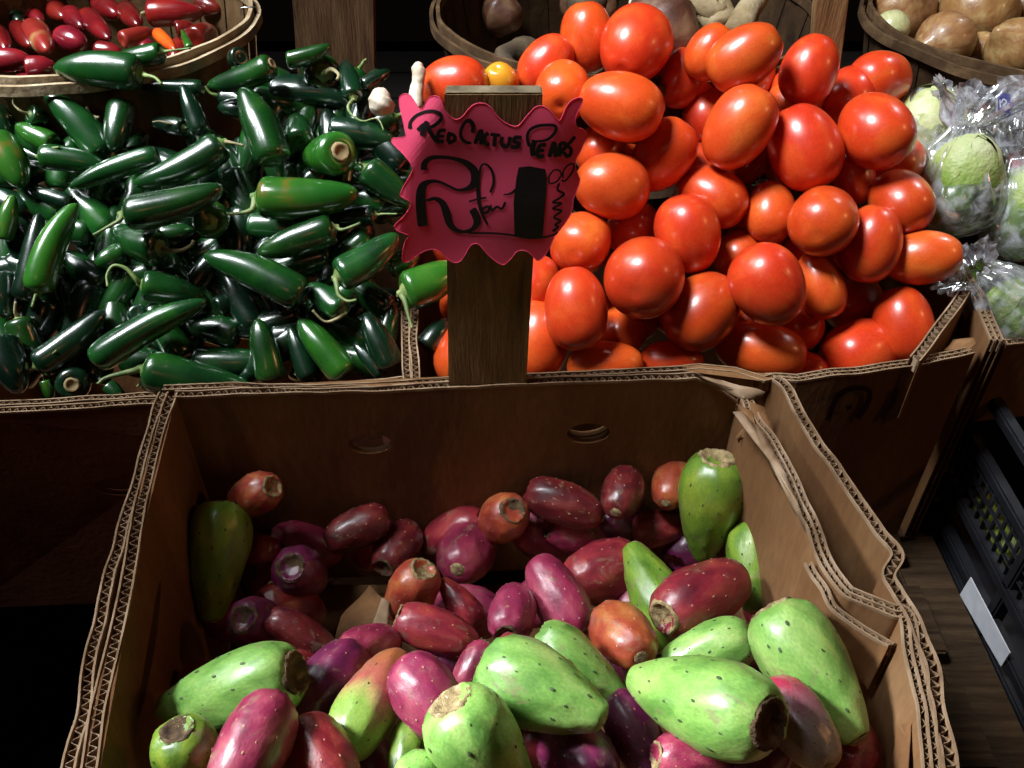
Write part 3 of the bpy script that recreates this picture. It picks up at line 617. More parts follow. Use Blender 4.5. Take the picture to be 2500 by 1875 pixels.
for i, f in enumerate(TI):
    t = f.row; o = link('tomato', TOM[i % 9], M[t[8]]); o.matrix_world = f.matrix(i * 1.7)
    tag(o, t[10], 'tomato', 'plum tomatoes piled in the box')
    if not t[9] and i % 4 == 1: link('stem_scar', TSCAR[0], M['scar_tan'], o)
    if t[9]: link('stem_scar', TSCAR[t[9] - 1], M['scar_tan' if t[9] == 1 else 'scar_dark'], o)
rnd = random.Random(5)
for i in range(34):      # the layer below, glimpsed through the gaps
    dx = 1000 + (i % 9) * 122 + rnd.uniform(-25, 25); dy = 190 + (i // 9) * 165 + rnd.uniform(-25, 25)
    if dx > 1930: dx = 1900
    f = Fruit(dx, dy, 130, 118, rnd.uniform(0, 360), 1.25, -1, -.046, th_)
    if at_depth(dx, dy, f.t0).x < -.06: continue
    o = link('tomato', TOM[i % 9], M[T]); o.matrix_world = f.matrix(i)
    tag(o, 'dark red tomato buried deep in the gaps of the tomato pile', 'tomato', 'tomatoes buried in the pile')

# ------------------------------------------------------------------ peppers
PROF = [(0, .0), (.0, .20), (.012, .34), (.035, .43), (.08, .485), (.16, .5), (.30, .495), (.47, .475), (.62, .435), (.74, .375), (.84, .30), (.915, .225), (.965, .145), (.99, .075), (1.0, .0)]
class Pepper(Item):
    def __init__(s, x0, y0, x1, y1, w, h, l0=0., l1=0., bend=0., taper=1., pri=0):
        s.p = (x0, y0, x1, y1); s.w, s.bend, s.taper, s.pri = w, bend, taper, pri
        s.t0 = surf(x0, y0, h) - l0; s.t1 = surf(x1, y1, h) - l1; s.shift = 0.
        s.r = w * DS / FPX * (s.t0 + s.t1) / 2 / 2
        s.radii = [s.r * .92, s.r, s.r * .98, s.r * .9, s.r * .62]; s.ts = [.10, .28, .48, .68, .88]
    def ends(s, sh): return at_depth(s.p[0], s.p[1], s.t0 - sh), at_depth(s.p[2], s.p[3], s.t1 - sh)
    def line(s, sh, t):
        a, b_ = s.ends(sh); ax = b_ - a; v = (CAM - a).normalized(); side = v.cross(ax)
        return a.lerp(b_, t) + side * (s.bend * 4 * t * (1 - t))
    def centres(s, sh): return [s.line(sh, t) for t in s.ts]
def pepper_body(pp, seed, hollow=False):
    rnd = random.Random(seed); n = 26; seg = 18; V, Fc = [], []
    pts = [Vector((t, r_, 0)) for t, r_ in PROF]; prof = []
    for a, b_ in zip(PROF, PROF[1:]):
        for k in range(2): prof.append((a[0] + (b_[0] - a[0]) * k / 2, a[1] + (b_[1] - a[1]) * k / 2))
    prof.append(PROF[-1]); c = pp.line(pp.shift, .5); prev = None; ph = rnd.random() * 6; la = rnd.uniform(.01, .04); nl = rnd.choice([2, 3, 3])
    ring = []
    for t, r_ in prof:
        dip = -.0 if t > .02 else 0
        p = pp.line(pp.shift, t); tn_ = (pp.line(pp.shift, min(1, t + .03)) - pp.line(pp.shift, max(0, t - .03))).normalized()
        a = prev if prev is not None else tn_.orthogonal(); a = (a - tn_ * a.dot(tn_)).normalized(); bq = tn_.cross(a); prev = a
        if r_ < .30 and t < .02: p = p + tn_ * pp.r * .14 * (1 - r_ / .34)      # calyx dimple
        rr = r_ / .5 * pp.r * (1 - (1 - pp.taper) * t)
        row = []
        for k in range(seg):
            th = 2 * math.pi * k / seg; m_ = 1 + la * math.cos(nl * th + ph + t * 1.5) + .05 * noise.noise(Vector((t * 3 + seed, math.cos(th), math.sin(th)))) + .02 * noise.noise(Vector((t * 9 + seed, math.cos(th) * 2, math.sin(th) * 2)))
            row.append(p + (a * math.cos(th) + bq * math.sin(th)) * rr * m_ - c)
        ring.append(row)
    for row in ring: V += row
    for i in range(len(ring) - 1):
        for k in range(seg): k2 = (k + 1) % seg; Fc.append((i * seg + k, i * seg + k2, (i + 1) * seg + k2, (i + 1) * seg + k))
    bm = bmesh.new(); vv = [bm.verts.new(v) for v in V]
    for f in Fc: bm.faces.new([vv[i] for i in f])
    bmesh.ops.remove_doubles(bm, verts=bm.verts, dist=1e-6); bmesh.ops.recalc_face_normals(bm, faces=bm.faces)
    return bm_mesh('pepper', bm, True), c
def make_pepper(name, pp, mat, label, cat, group, stem=None, smat='stem', seed=0, cut=False, calyx=True, srad=.165):
    me, c = pepper_body(pp, seed); o = link(name, me, M[mat]); o.location = c; tag(o, label, cat, group)
    a = pp.line(pp.shift, 0); ax = (a - pp.line(pp.shift, .1)).normalized(); dp = pp.t0 - pp.shift
    if cut:
        V, Fc = [], []; x = ax.orthogonal().normalized(); y = ax.cross(x); q_ = 16
        for k, (rr, zz) in enumerate([(.36, -.02), (.34, .07), (.26, .09), (.2, .02), (.03, -.02)]):
            for i in range(q_):
                t = 2 * math.pi * i / q_; j = 1 + random.uniform(-.1, .1); V.append(a + (x * math.cos(t) + y * math.sin(t)) * pp.r * rr * j * 1.25 + ax * pp.r * zz - c)
            if k:
                for i in range(q_): b_ = (k - 1) * q_; Fc.append((b_ + i, b_ + (i + 1) % q_, b_ + q_ + (i + 1) % q_, b_ + q_ + i))
        Fc.append(tuple(4 * q_ + i for i in range(q_)))
        link('stem_scar', new_mesh('stem_scar', V, Fc), M['scar_tan'], o)
    if stem:
        r0 = pp.r
        pts = [a - ax * r0 * .1, a + ax * r0 * .10] + [at_depth(x, y, dp - .003 - .0022 * (k + 1)) for k, (x, y) in enumerate(stem)]
        P = catmull(pts, 5); n = len(P)
        rads = [r0 * srad * (1.25 - .75 * min(1, k / (n - 1) * 1.3)) for k in range(n)]
        rads[-1] *= 1.25
        so = link('stem', new_mesh('stem', *[[v - c for v in q_] if k == 0 else q_ for k, q_ in enumerate(tube(P, rads, 8))]), M[smat], o)
        if calyx:
            V, Fc = [], []; x = ax.orthogonal().normalized(); y = ax.cross(x); q_ = 15
            for k, (rr, zz) in enumerate([(.60, -.06), (.44, .05), (.26, .12), (.15, .34)]):
                for i in range(q_):
                    t = 2 * math.pi * i / q_; j = 1 + (.12 * math.cos(5 * t + seed) if k == 0 else 0)
                    V.append(a + (x * math.cos(t) + y * math.sin(t)) * r0 * rr * j * .8 + ax * r0 * (zz - .02) - c)
                if k:
                    for i in range(q_): b_ = (k - 1) * q_; Fc.append((b_ + i, b_ + (i + 1) % q_, b_ + q_ + (i + 1) % q_, b_ + q_ + i))
            link('calyx', new_mesh('calyx', V, Fc), M[smat if smat == 'stem' else 'stem'], so)
    return o
jh = lambda x, y: min(y - .622, .20)
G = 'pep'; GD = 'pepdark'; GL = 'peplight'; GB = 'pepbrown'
# x0,y0 stem end, x1,y1 tip, width, options, label
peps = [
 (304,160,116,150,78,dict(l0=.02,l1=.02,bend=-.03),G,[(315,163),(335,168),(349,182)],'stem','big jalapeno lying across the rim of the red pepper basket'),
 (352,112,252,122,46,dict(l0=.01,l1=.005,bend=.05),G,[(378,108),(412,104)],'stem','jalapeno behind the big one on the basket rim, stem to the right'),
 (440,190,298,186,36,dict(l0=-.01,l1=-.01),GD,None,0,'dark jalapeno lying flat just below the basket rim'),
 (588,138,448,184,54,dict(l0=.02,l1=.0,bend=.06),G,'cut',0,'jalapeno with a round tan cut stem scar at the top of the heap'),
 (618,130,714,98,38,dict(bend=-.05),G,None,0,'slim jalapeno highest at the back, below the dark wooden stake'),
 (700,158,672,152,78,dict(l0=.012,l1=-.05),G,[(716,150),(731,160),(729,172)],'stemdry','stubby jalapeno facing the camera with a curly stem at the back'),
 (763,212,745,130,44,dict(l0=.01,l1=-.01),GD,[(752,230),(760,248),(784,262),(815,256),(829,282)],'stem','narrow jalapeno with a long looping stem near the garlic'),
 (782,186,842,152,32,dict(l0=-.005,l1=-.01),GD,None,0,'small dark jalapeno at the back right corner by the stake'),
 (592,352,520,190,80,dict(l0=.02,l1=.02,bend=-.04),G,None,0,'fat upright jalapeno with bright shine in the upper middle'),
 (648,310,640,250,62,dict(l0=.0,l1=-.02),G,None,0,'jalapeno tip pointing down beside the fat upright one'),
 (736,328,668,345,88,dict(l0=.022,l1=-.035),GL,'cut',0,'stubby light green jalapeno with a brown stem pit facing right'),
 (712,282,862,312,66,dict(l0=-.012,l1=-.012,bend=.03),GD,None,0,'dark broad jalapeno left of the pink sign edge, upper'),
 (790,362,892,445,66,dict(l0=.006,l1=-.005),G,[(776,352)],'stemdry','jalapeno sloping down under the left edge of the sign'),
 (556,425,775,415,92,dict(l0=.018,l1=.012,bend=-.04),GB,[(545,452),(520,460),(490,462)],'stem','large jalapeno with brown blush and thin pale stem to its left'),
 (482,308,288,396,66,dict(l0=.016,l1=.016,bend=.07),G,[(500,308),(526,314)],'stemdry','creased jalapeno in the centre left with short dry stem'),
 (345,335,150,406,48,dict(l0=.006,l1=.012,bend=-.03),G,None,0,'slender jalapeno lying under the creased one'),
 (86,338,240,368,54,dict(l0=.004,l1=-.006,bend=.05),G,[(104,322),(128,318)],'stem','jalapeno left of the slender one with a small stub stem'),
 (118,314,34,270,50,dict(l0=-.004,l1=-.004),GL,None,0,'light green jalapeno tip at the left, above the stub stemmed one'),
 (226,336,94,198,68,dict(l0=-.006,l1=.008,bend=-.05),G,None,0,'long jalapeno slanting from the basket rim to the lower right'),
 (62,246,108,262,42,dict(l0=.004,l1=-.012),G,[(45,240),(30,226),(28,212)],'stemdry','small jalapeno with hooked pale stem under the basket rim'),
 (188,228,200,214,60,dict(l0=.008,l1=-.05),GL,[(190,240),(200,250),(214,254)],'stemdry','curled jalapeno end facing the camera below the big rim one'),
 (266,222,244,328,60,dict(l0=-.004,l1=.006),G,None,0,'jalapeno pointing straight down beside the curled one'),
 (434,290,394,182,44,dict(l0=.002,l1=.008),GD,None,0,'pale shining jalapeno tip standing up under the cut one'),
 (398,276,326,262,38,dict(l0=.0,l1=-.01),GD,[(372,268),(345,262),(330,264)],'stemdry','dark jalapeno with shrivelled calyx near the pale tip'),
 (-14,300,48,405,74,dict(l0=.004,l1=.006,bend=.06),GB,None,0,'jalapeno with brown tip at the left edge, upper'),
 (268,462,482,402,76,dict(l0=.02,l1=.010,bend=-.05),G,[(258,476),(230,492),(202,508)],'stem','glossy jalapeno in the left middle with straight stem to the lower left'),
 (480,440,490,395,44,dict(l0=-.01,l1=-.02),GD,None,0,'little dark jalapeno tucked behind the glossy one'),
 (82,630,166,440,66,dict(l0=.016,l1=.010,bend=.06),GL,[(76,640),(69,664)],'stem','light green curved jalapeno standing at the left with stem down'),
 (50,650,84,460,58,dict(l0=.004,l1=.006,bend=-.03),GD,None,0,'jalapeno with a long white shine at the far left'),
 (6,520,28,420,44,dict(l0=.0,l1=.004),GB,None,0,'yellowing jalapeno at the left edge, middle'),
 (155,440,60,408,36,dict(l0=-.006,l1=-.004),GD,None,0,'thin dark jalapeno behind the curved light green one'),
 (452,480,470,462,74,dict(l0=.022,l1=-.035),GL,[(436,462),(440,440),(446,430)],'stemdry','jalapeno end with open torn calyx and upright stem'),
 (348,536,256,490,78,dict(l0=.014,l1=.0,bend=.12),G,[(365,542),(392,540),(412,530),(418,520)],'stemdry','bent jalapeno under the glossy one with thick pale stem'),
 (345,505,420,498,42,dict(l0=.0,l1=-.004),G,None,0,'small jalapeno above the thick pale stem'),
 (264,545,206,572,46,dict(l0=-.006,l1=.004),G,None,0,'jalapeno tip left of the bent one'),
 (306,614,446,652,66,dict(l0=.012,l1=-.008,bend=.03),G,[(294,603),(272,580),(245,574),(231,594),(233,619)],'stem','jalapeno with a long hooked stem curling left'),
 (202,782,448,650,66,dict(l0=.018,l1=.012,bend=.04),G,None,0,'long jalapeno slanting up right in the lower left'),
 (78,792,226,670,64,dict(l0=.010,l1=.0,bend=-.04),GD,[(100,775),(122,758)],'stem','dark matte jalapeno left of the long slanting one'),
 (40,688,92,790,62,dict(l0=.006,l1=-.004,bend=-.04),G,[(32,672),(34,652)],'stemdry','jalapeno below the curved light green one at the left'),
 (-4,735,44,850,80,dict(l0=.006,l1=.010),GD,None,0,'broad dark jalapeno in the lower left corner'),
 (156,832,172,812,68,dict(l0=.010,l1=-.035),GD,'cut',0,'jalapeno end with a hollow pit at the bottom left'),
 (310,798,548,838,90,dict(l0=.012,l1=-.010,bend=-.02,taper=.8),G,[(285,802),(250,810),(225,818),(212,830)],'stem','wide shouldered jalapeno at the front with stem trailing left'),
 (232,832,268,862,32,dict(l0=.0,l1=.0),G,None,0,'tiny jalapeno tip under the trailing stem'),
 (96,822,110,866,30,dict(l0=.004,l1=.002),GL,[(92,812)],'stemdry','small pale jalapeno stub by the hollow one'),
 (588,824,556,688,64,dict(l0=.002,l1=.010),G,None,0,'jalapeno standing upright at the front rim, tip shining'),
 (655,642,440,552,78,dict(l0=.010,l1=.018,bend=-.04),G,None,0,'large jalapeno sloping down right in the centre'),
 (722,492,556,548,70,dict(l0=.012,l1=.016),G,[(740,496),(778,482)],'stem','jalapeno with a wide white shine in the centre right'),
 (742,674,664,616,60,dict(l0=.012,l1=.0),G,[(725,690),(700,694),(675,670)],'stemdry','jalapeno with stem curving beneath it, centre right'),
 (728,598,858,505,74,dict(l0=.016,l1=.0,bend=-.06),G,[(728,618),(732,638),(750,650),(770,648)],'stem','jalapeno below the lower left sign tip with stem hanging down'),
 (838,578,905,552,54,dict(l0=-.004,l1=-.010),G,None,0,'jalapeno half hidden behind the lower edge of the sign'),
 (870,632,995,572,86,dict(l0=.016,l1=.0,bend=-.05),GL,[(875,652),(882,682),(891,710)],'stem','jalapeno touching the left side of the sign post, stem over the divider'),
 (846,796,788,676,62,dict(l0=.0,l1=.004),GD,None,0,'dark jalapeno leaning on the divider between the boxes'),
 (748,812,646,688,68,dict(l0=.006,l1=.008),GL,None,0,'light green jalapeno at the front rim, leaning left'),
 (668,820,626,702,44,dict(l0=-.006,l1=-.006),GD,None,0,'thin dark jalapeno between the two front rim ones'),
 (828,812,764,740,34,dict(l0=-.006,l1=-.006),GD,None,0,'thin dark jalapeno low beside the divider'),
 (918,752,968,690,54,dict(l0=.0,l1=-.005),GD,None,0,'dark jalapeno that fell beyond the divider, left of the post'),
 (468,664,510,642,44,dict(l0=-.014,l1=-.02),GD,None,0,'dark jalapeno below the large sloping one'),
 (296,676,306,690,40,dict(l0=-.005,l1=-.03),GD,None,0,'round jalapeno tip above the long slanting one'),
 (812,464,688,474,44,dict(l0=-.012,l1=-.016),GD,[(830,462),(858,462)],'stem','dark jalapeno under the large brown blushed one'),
 (520,122,500,132,42,dict(l0=-.004,l1=-.02),GD,None,0,'dark jalapeno bump on the back edge of the heap'),
 (4,590,14,690,62,dict(l0=-.008,l1=-.008),GD,None,0,'dark jalapeno at the left edge, lower middle'),
 (560,240,470,232,50,dict(l0=-.02,l1=-.02),GD,None,0,'shaded jalapeno below the cut one'),
 (-10,200,20,290,60,dict(l0=-.01,l1=-.01),GD,None,0,'dark jalapeno at the left edge under the basket'),
]
PI_ = []
for i, p in enumerate(peps):
    k = dict(p[5]); f = Pepper(*p[:4], p[4] * 1.03, jh, **k); f.row = p; f.pri = (k.get('l0', 0) + k.get('l1', 0)) * 30; PI_.append(f)
depth_solve(PI_, 110, wall=(.553, .075, -.04))
for i, f in enumerate(PI_):
    p = f.row; make_pepper('jalapeno_pepper', f, p[6], p[9], 'pepper', 'jalapeno peppers heaped in the box', p[7] if isinstance(p[7], list) else None, p[8] or 'stem', i * 3 + 1, p[7] == 'cut')
rnd = random.Random(11)
for i in range(190):
    x = 0 + (i % 19) * 46 + rnd.uniform(-20, 20); y = 160 + (i // 19) * 69 + rnd.uniform(-20, 20); a = rnd.uniform(0, 6.28); l = rnd.uniform(60, 95)
    x2, y2 = x + math.cos(a) * l, y + math.sin(a) * l
    if max(x, x2) > 850 or max(y, y2) > 835 or min(y, y2, y - math.sin(a) * l) < (262 if x < 520 else 140): continue
    f = Pepper(x - math.cos(a) * l, min(830, y - math.sin(a) * l), x2, y2, rnd.uniform(60, 76), jh, -.022 - .012 * (i % 2), -.022 - .012 * (i % 2), bend=rnd.uniform(-.06, .06))
    st_ = [(x - math.cos(a) * (l + q_), min(828, y - math.sin(a) * (l + q_)) + k_) for q_, k_ in ((14, 2), (26, rnd.uniform(-8, 8)), (38, rnd.uniform(-14, 14)))]
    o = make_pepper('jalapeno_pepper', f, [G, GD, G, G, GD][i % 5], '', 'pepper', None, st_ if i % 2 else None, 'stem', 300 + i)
    tag(o, 'dark jalapeno buried deep in the gaps of the heap', 'pepper', 'jalapenos buried in the heap')

# ------------------------------------------------------------------ cactus pears
PPROF = {'pear': [(-.5, 0), (-.497, .10), (-.485, .155), (-.44, .20), (-.34, .27), (-.2, .36), (-.05, .435), (.1, .487), (.22, .5), (.33, .478), (.42, .415), (.47, .34), (.492, .285), (.5, .25), (.485, .215), (.462, .16), (.45, .08), (.448, 0)],
         'barrel': [(-.5, 0), (-.497, .13), (-.48, .21), (-.43, .30), (-.32, .39), (-.18, .455), (-.03, .49), (.1, .5), (.22, .485), (.33, .445), (.41, .385), (.46, .32), (.49, .265), (.5, .23), (.487, .195), (.465, .14), (.455, .07), (.452, 0)]}
def areole_dirs(seed, kind):
    rnd = random.Random(seed); out = []; n = 44 if kind == 'pear' else 52
    for i in range(n):
        z = -.36 + .80 * (i + .5) / n; out.append((z + rnd.uniform(-.02, .02), i * 2.39996 + rnd.uniform(-.2, .2)))
    return out
def pear_mesh(seed, kind):
    pr_ = PPROF[kind]; rows = []
    for k in range(len(pr_) - 1):
        (z0, r0), (z1, r1) = pr_[k], pr_[k + 1]; m_ = 4 if abs(z1 - z0) > .08 else 2
        for j in range(m_):
            rows.append((k, j / m_))
    P = catmull([Vector((z, r_, 0)) for z, r_ in pr_], 4); seg = 44; ar = areole_dirs(seed, kind)
    rnd = random.Random(seed); bx = rnd.uniform(-.06, .06); rid = rnd.uniform(.008, .02)
    import bisect
    arp = None
    def rad(z): 
        for a, b_ in zip(P, P[1:]):
            if a.x <= z <= b_.x and a.y > .2: return a.y + (b_.y - a.y) * (z - a.x) / max(1e-6, b_.x - a.x)
        return .3
    arp = [Vector((rad(z) * math.cos(t), rad(z) * math.sin(t), z)) for z, t in ar]
    V, Fc = [], []
    for i, p in enumerate(P):
        for k in range(seg):
            t = 2 * math.pi * k / seg; r_ = p.y * (1 + rid * math.cos(8 * t + p.x * 9) * (1 if .1 < p.y else 0))
            v = Vector((r_ * math.cos(t) + bx * (p.x * p.x * 2), r_ * math.sin(t), p.x))
            crater = i > len(P) * .80
            v *= 1 + .045 * noise.noise(v * 2.4 + Vector((seed * 2.3, 0, 0))) + .012 * noise.noise(v * 9 + Vector((0, seed, 0)))
            if i >= len(P) * .72 and p.y > .17: v.z += .022 * noise.noise(Vector((math.cos(t) * 3.5, math.sin(t) * 3.5, seed))) 
            if p.x < .44:
                for a in arp:
                    d2 = (v - a).length_squared
                    if d2 < .012: v += v.normalized() * .013 * math.exp(-d2 / .0022)
            V.append(v)
    for i in range(len(P) - 1):
        for k in range(seg): k2 = (k + 1) % seg; Fc.append((i * seg + k, i * seg + k2, (i + 1) * seg + k2, (i + 1) * seg + k))
    bm = bmesh.new(); vv = [bm.verts.new(v) for v in V]
    for f in Fc: bm.faces.new([vv[i] for i in f])
    bmesh.ops.remove_doubles(bm, verts=bm.verts, dist=1e-5); bmesh.ops.recalc_face_normals(bm, faces=bm.faces)
    body = bm_mesh('cactus_pear', bm, True)
    # areoles: little cushions on the bumps
    parts = []
    for j, a in enumerate(arp):
        q_ = a.copy(); q_.x += bx * a.z * a.z * 2; q_ *= 1 + .045 * noise.noise(q_ * 2.4 + Vector((seed * 2.3, 0, 0))) + .012 * noise.noise(q_ * 9 + Vector((0, seed, 0)))
        nn = Vector((a.x, a.y, a.z * .3)).normalized(); x = nn.orthogonal().normalized(); y = nn.cross(x); rr = rnd.uniform(.014, .023) * (1.0 if kind == 'pear' else .8)
        c = q_ + nn * .009; V2 = [c + nn * .008] ; F2 = []
        for i in range(8): t = i * math.pi / 4; V2.append(c + (x * math.cos(t) + y * math.sin(t) * .85) * rr)
        for i in range(8): F2.append((0, 1 + i, 1 + (i + 1) % 8))
        parts.append((V2, F2))
    return body, new_mesh('areoles', *join(parts))
PEARS = {'pear': [pear_mesh(i, 'pear') for i in range(6)], 'barrel': [pear_mesh(20 + i, 'barrel') for i in range(6)]}
def crown_scar(seed, rad):
    rnd = random.Random(seed); V, Fc = [], []; q_ = 26
    for k, (rr, zz) in enumerate([(1.08, .480), (1.0, .503), (.86, .502), (.74, .482), (.5, .458), (.05, .452)]):
        for i in range(q_):
            t = 2 * math.pi * i / q_; j = 1 + rnd.uniform(-.07, .07) + .05 * math.cos(3 * t + seed); V.append(Vector((rad * rr * j * math.cos(t), rad * rr * j * math.sin(t), zz + rnd.uniform(-.006, .012) * (1 if k < 3 else .4))))
        if k:
            for i in range(q_): a = (k - 1) * q_; Fc.append((a + i, a + (i + 1) % q_, a + q_ + (i + 1) % q_, a + q_ + i))
    Fc.append(tuple(5 * q_ + i for i in range(q_)))
    return new_mesh('crown_scar', V, Fc)
def base_scar(seed):
    rnd = random.Random(seed); V, Fc = [Vector((0, 0, -.508))], []; q_ = 16
    for k, (rr, zz) in enumerate([(.06, -.514), (.10, -.508), (.135, -.488)]):
        for i in range(q_):
            t = 2 * math.pi * i / q_; j = 1 + rnd.uniform(-.1, .1); V.append(Vector((rr * j * math.cos(t), rr * j * math.sin(t), zz)))
        for i in range(q_):
            if k == 0: Fc.append((0, 1 + i, 1 + (i + 1) % q_))
            else: a = 1 + (k - 1) * q_; Fc.append((a + i, a + q_ + i, a + q_ + (i + 1) % q_, a + (i + 1) % q_))
    return new_mesh('stem_scar', V, Fc)
CROWN = [crown_scar(i, .255) for i in range(3)]; BASE = [base_scar(i) for i in range(3)]
def ph_(x, y):
    z = -.150 + .56 * max(0, .475 - y); return z
# cx,cy,L,W,angle of the crown end,ratio,crown facing,lift,material,mesh kind,crown scar material,label
pears = [
 (467,1212,250,138,88,1.75,1,.038,'green','pear','scar_dark','dim green cactus pear standing against the left wall'),
 (548,1070,112,92,25,1.5,1,.012,'orange','barrel','scar_tan','russet cactus pear with a pale crater in the dark back left corner'),
 (770,1142,146,88,25,1.6,-1,.0,'red_shaded','barrel',0,'dim red cactus pear alone below the left hand hole'),
 (650,1240,120,114,150,1.5,1,.0,'purple','barrel','scar_dark','dark cactus pear with a fuzzy ring facing the camera, left'),
 (552,1222,136,84,70,1.5,-1,-.015,'red','barrel',0,'red cactus pear squeezed right of the dim green one'),
 (560,1350,124,112,160,1.5,1,-.012,'purple','barrel','scar_dark','dark purple cactus pear with a brown bristly crater at the left'),
 (655,1372,170,76,150,1.7,-1,-.012,'red_shaded','barrel',0,'dim red cactus pear lying behind the bristly cratered one'),
 (862,1180,124,92,235,1.5,1,-.005,'red_shaded','barrel','scar_dark','red cactus pear pointing down left in the shadow, centre'),
 (888,1280,136,108,62,1.5,1,.012,'orange','barrel','scar_tan','russet cactus pear with a deep pale crater facing up'),
 (946,1364,188,98,160,1.75,1,.012,'red','barrel','scar_tan','red cactus pear lying with a pale star scar at its left end'),
 (800,1398,136,98,195,1.5,1,.004,'mag','barrel','scar_tan','magenta cactus pear left of the star scarred one'),
 (1006,1196,134,124,60,1.4,-1,.004,'mag','barrel',0,'round magenta cactus pear shining in the middle of the shadow'),
 (992,1302,126,70,310,1.7,1,-.006,'red','pear',0,'small pointed red cactus pear right of the deep crater one'),
 (1108,1322,124,102,255,1.4,1,.008,'mag','barrel','scar_dark','short magenta cactus pear with a bright shine, centre'),
 (1204,1288,190,114,300,1.7,1,.012,'mag','barrel','scar_tan','long magenta cactus pear slanting down right, centre'),
 (1266,1160,172,90,165,2.1,1,.0,'mag','barrel','scar_dark','rosy cactus pear with a dark crater at its left tip'),
 (1302,1236,176,138,15,1.4,-1,.014,'red','barrel',0,'plump wine red cactus pear in the centre right'),
 (1347,1376,152,132,130,1.4,-1,.0,'orange','barrel','scar_tan','rust red cactus pear with a bristly top, below the plump one'),
 (1416,1142,118,80,190,1.5,1,-.005,'red','barrel','scar_dark','red cactus pear left of the upright green one'),
 (1220,1088,176,96,160,1.7,-1,.0,'red_shaded','barrel',0,'barely lit red cactus pear against the back wall, centre'),
 (1345,1066,110,92,70,1.4,-1,.0,'red_shaded','barrel',0,'barely lit round cactus pear against the back wall, right'),
 (1085,1122,112,104,40,1.4,1,.0,'orange','barrel','scar_dark','dark cactus pear with a ring scar near the back wall'),
 (1452,1045,110,88,70,1.5,-1,.0,'orange','barrel',0,'dim russet cactus pear behind the upright green one'),
 (1533,1100,232,146,80,1.75,1,.020,'green','pear','scar_tan','green cactus pear standing upright near the back right corner'),
 (1418,1285,244,132,295,1.9,1,.0,'green','pear',0,'green cactus pear under the red one, narrow end up'),
 (1630,1226,190,122,85,1.6,-1,.014,'green','pear',0,'shaded green cactus pear below the upright one'),
 (1521,1286,216,140,208,1.85,1,.020,'red','barrel','scar_tan','scuffed red cactus pear with a torn crater lying on green ones'),
 (1512,1412,228,120,20,1.9,-1,-.004,'lime','pear',0,'green cactus pear mostly hidden behind the large cratered one'),
 (1502,1512,326,200,342,1.95,1,.016,'lime','pear','scar_dark','large green cactus pear with a brown crater on its right end'),
 (1757,1452,312,184,120,1.7,-1,.020,'lime','pear','scar_tan','large green cactus pear by the right wall, narrow end down'),
 (1728,1565,196,132,120,1.55,-1,.0,'mauve','barrel','scar_tan','greyish mauve cactus pear below the large right one'),
 (1172,1492,282,192,158,1.5,-1,.016,'lime','pear',0,'large light green cactus pear in the front centre'),
 (1250,1440,222,126,145,1.75,-1,.0,'lime','pear',0,'green cactus pear overlapped by the front centre one'),
 (1052,1636,290,196,125,1.6,1,.008,'lime','pear','scar_tan','pale green cactus pear at the bottom edge with a scabby top'),
 (928,1512,206,140,128,1.5,-1,.006,'mag','barrel',0,'dusty pink cactus pear left of the pale green bottom one'),
 (805,1512,240,132,238,2.1,1,.008,'mixed','barrel','scar_dark','half ripe cactus pear, orange above and lime below'),
 (707,1480,196,136,50,1.5,-1,-.002,'purple','barrel',0,'dark red cactus pear between the green and half ripe ones'),
 (492,1496,300,172,16,2.05,1,.014,'lime','pear','scar_dark','bright green cactus pear lying at the front left'),
 (545,1618,236,158,66,1.55,-1,.020,'mag','barrel',0,'bright magenta cactus pear at the bottom left'),
 (415,1648,180,140,120,1.5,1,-.002,'green','pear','scar_dark','green cactus pear in the bottom left corner'),
 (700,1648,210,140,125,1.6,-1,.0,'red','barrel',0,'dull red cactus pear right of the bright magenta one'),
 (880,1625,130,96,70,1.5,-1,-.012,'green','pear',0,'small olive cactus pear low between the pink and dull red ones'),
 (895,1690,120,110,60,1.4,-1,.004,'lime','pear',0,'green cactus pear just entering at the bottom edge'),
 (1374,1590,188,118,115,1.6,-1,-.004,'purple','barrel',0,'deep purple cactus pear below the large cratered green one'),
 (1250,1632,180,150,140,1.5,-1,-.012,'purple','barrel',0,'nearly black purple cactus pear right of the scabby green one'),
 (1500,1640,170,112,175,1.6,1,.0,'mag','barrel','scar_tan','magenta cactus pear at the bottom edge, centre right'),
 (1022,1446,128,76,58,1.6,1,-.006,'mag','barrel','scar_dark','faded pink cactus pear tip with a crater, mid front'),
 (1092,1410,80,62,60,1.4,-1,-.014,'red','barrel',0,'small red cactus pear end above the front centre green one'),
 (1640,1640,160,120,60,1.4,-1,-.016,'purple','barrel',0,'shadowed purple cactus pear under the mauve one'),
 (1830,1640,160,120,60,1.4,-1,-.02,'red','barrel',0,'dark red cactus pear by the right wall at the bottom'),
]
CI = []
for p in pears:
    f = Fruit(*p[:8], ph_, ymax=.478 + (p[0] - 400) * 1.7e-5, pri=p[7] * 60); f.row = p; CI.append(f)
depth_solve(CI, 120, lim=.028)
for i, f in enumerate(CI):
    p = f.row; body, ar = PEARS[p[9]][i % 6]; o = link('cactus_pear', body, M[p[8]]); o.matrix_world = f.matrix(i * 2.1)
    tag(o, p[11], 'cactus pear', 'cactus pears in the front box')
    dk = p[8] in ('lime', 'green', 'mixed', 'mauve')
    stuff(link('areoles', ar, M['dot_dark' if dk else 'dot_pale'], o))
    if p[10]: link('crown_scar', CROWN[i % 3], M[p[10]], o)
    if p[6] < 0 or p[9] == 'pear': link('stem_scar', BASE[i % 3], M['scar_tan'], o)
rnd = random.Random(21)
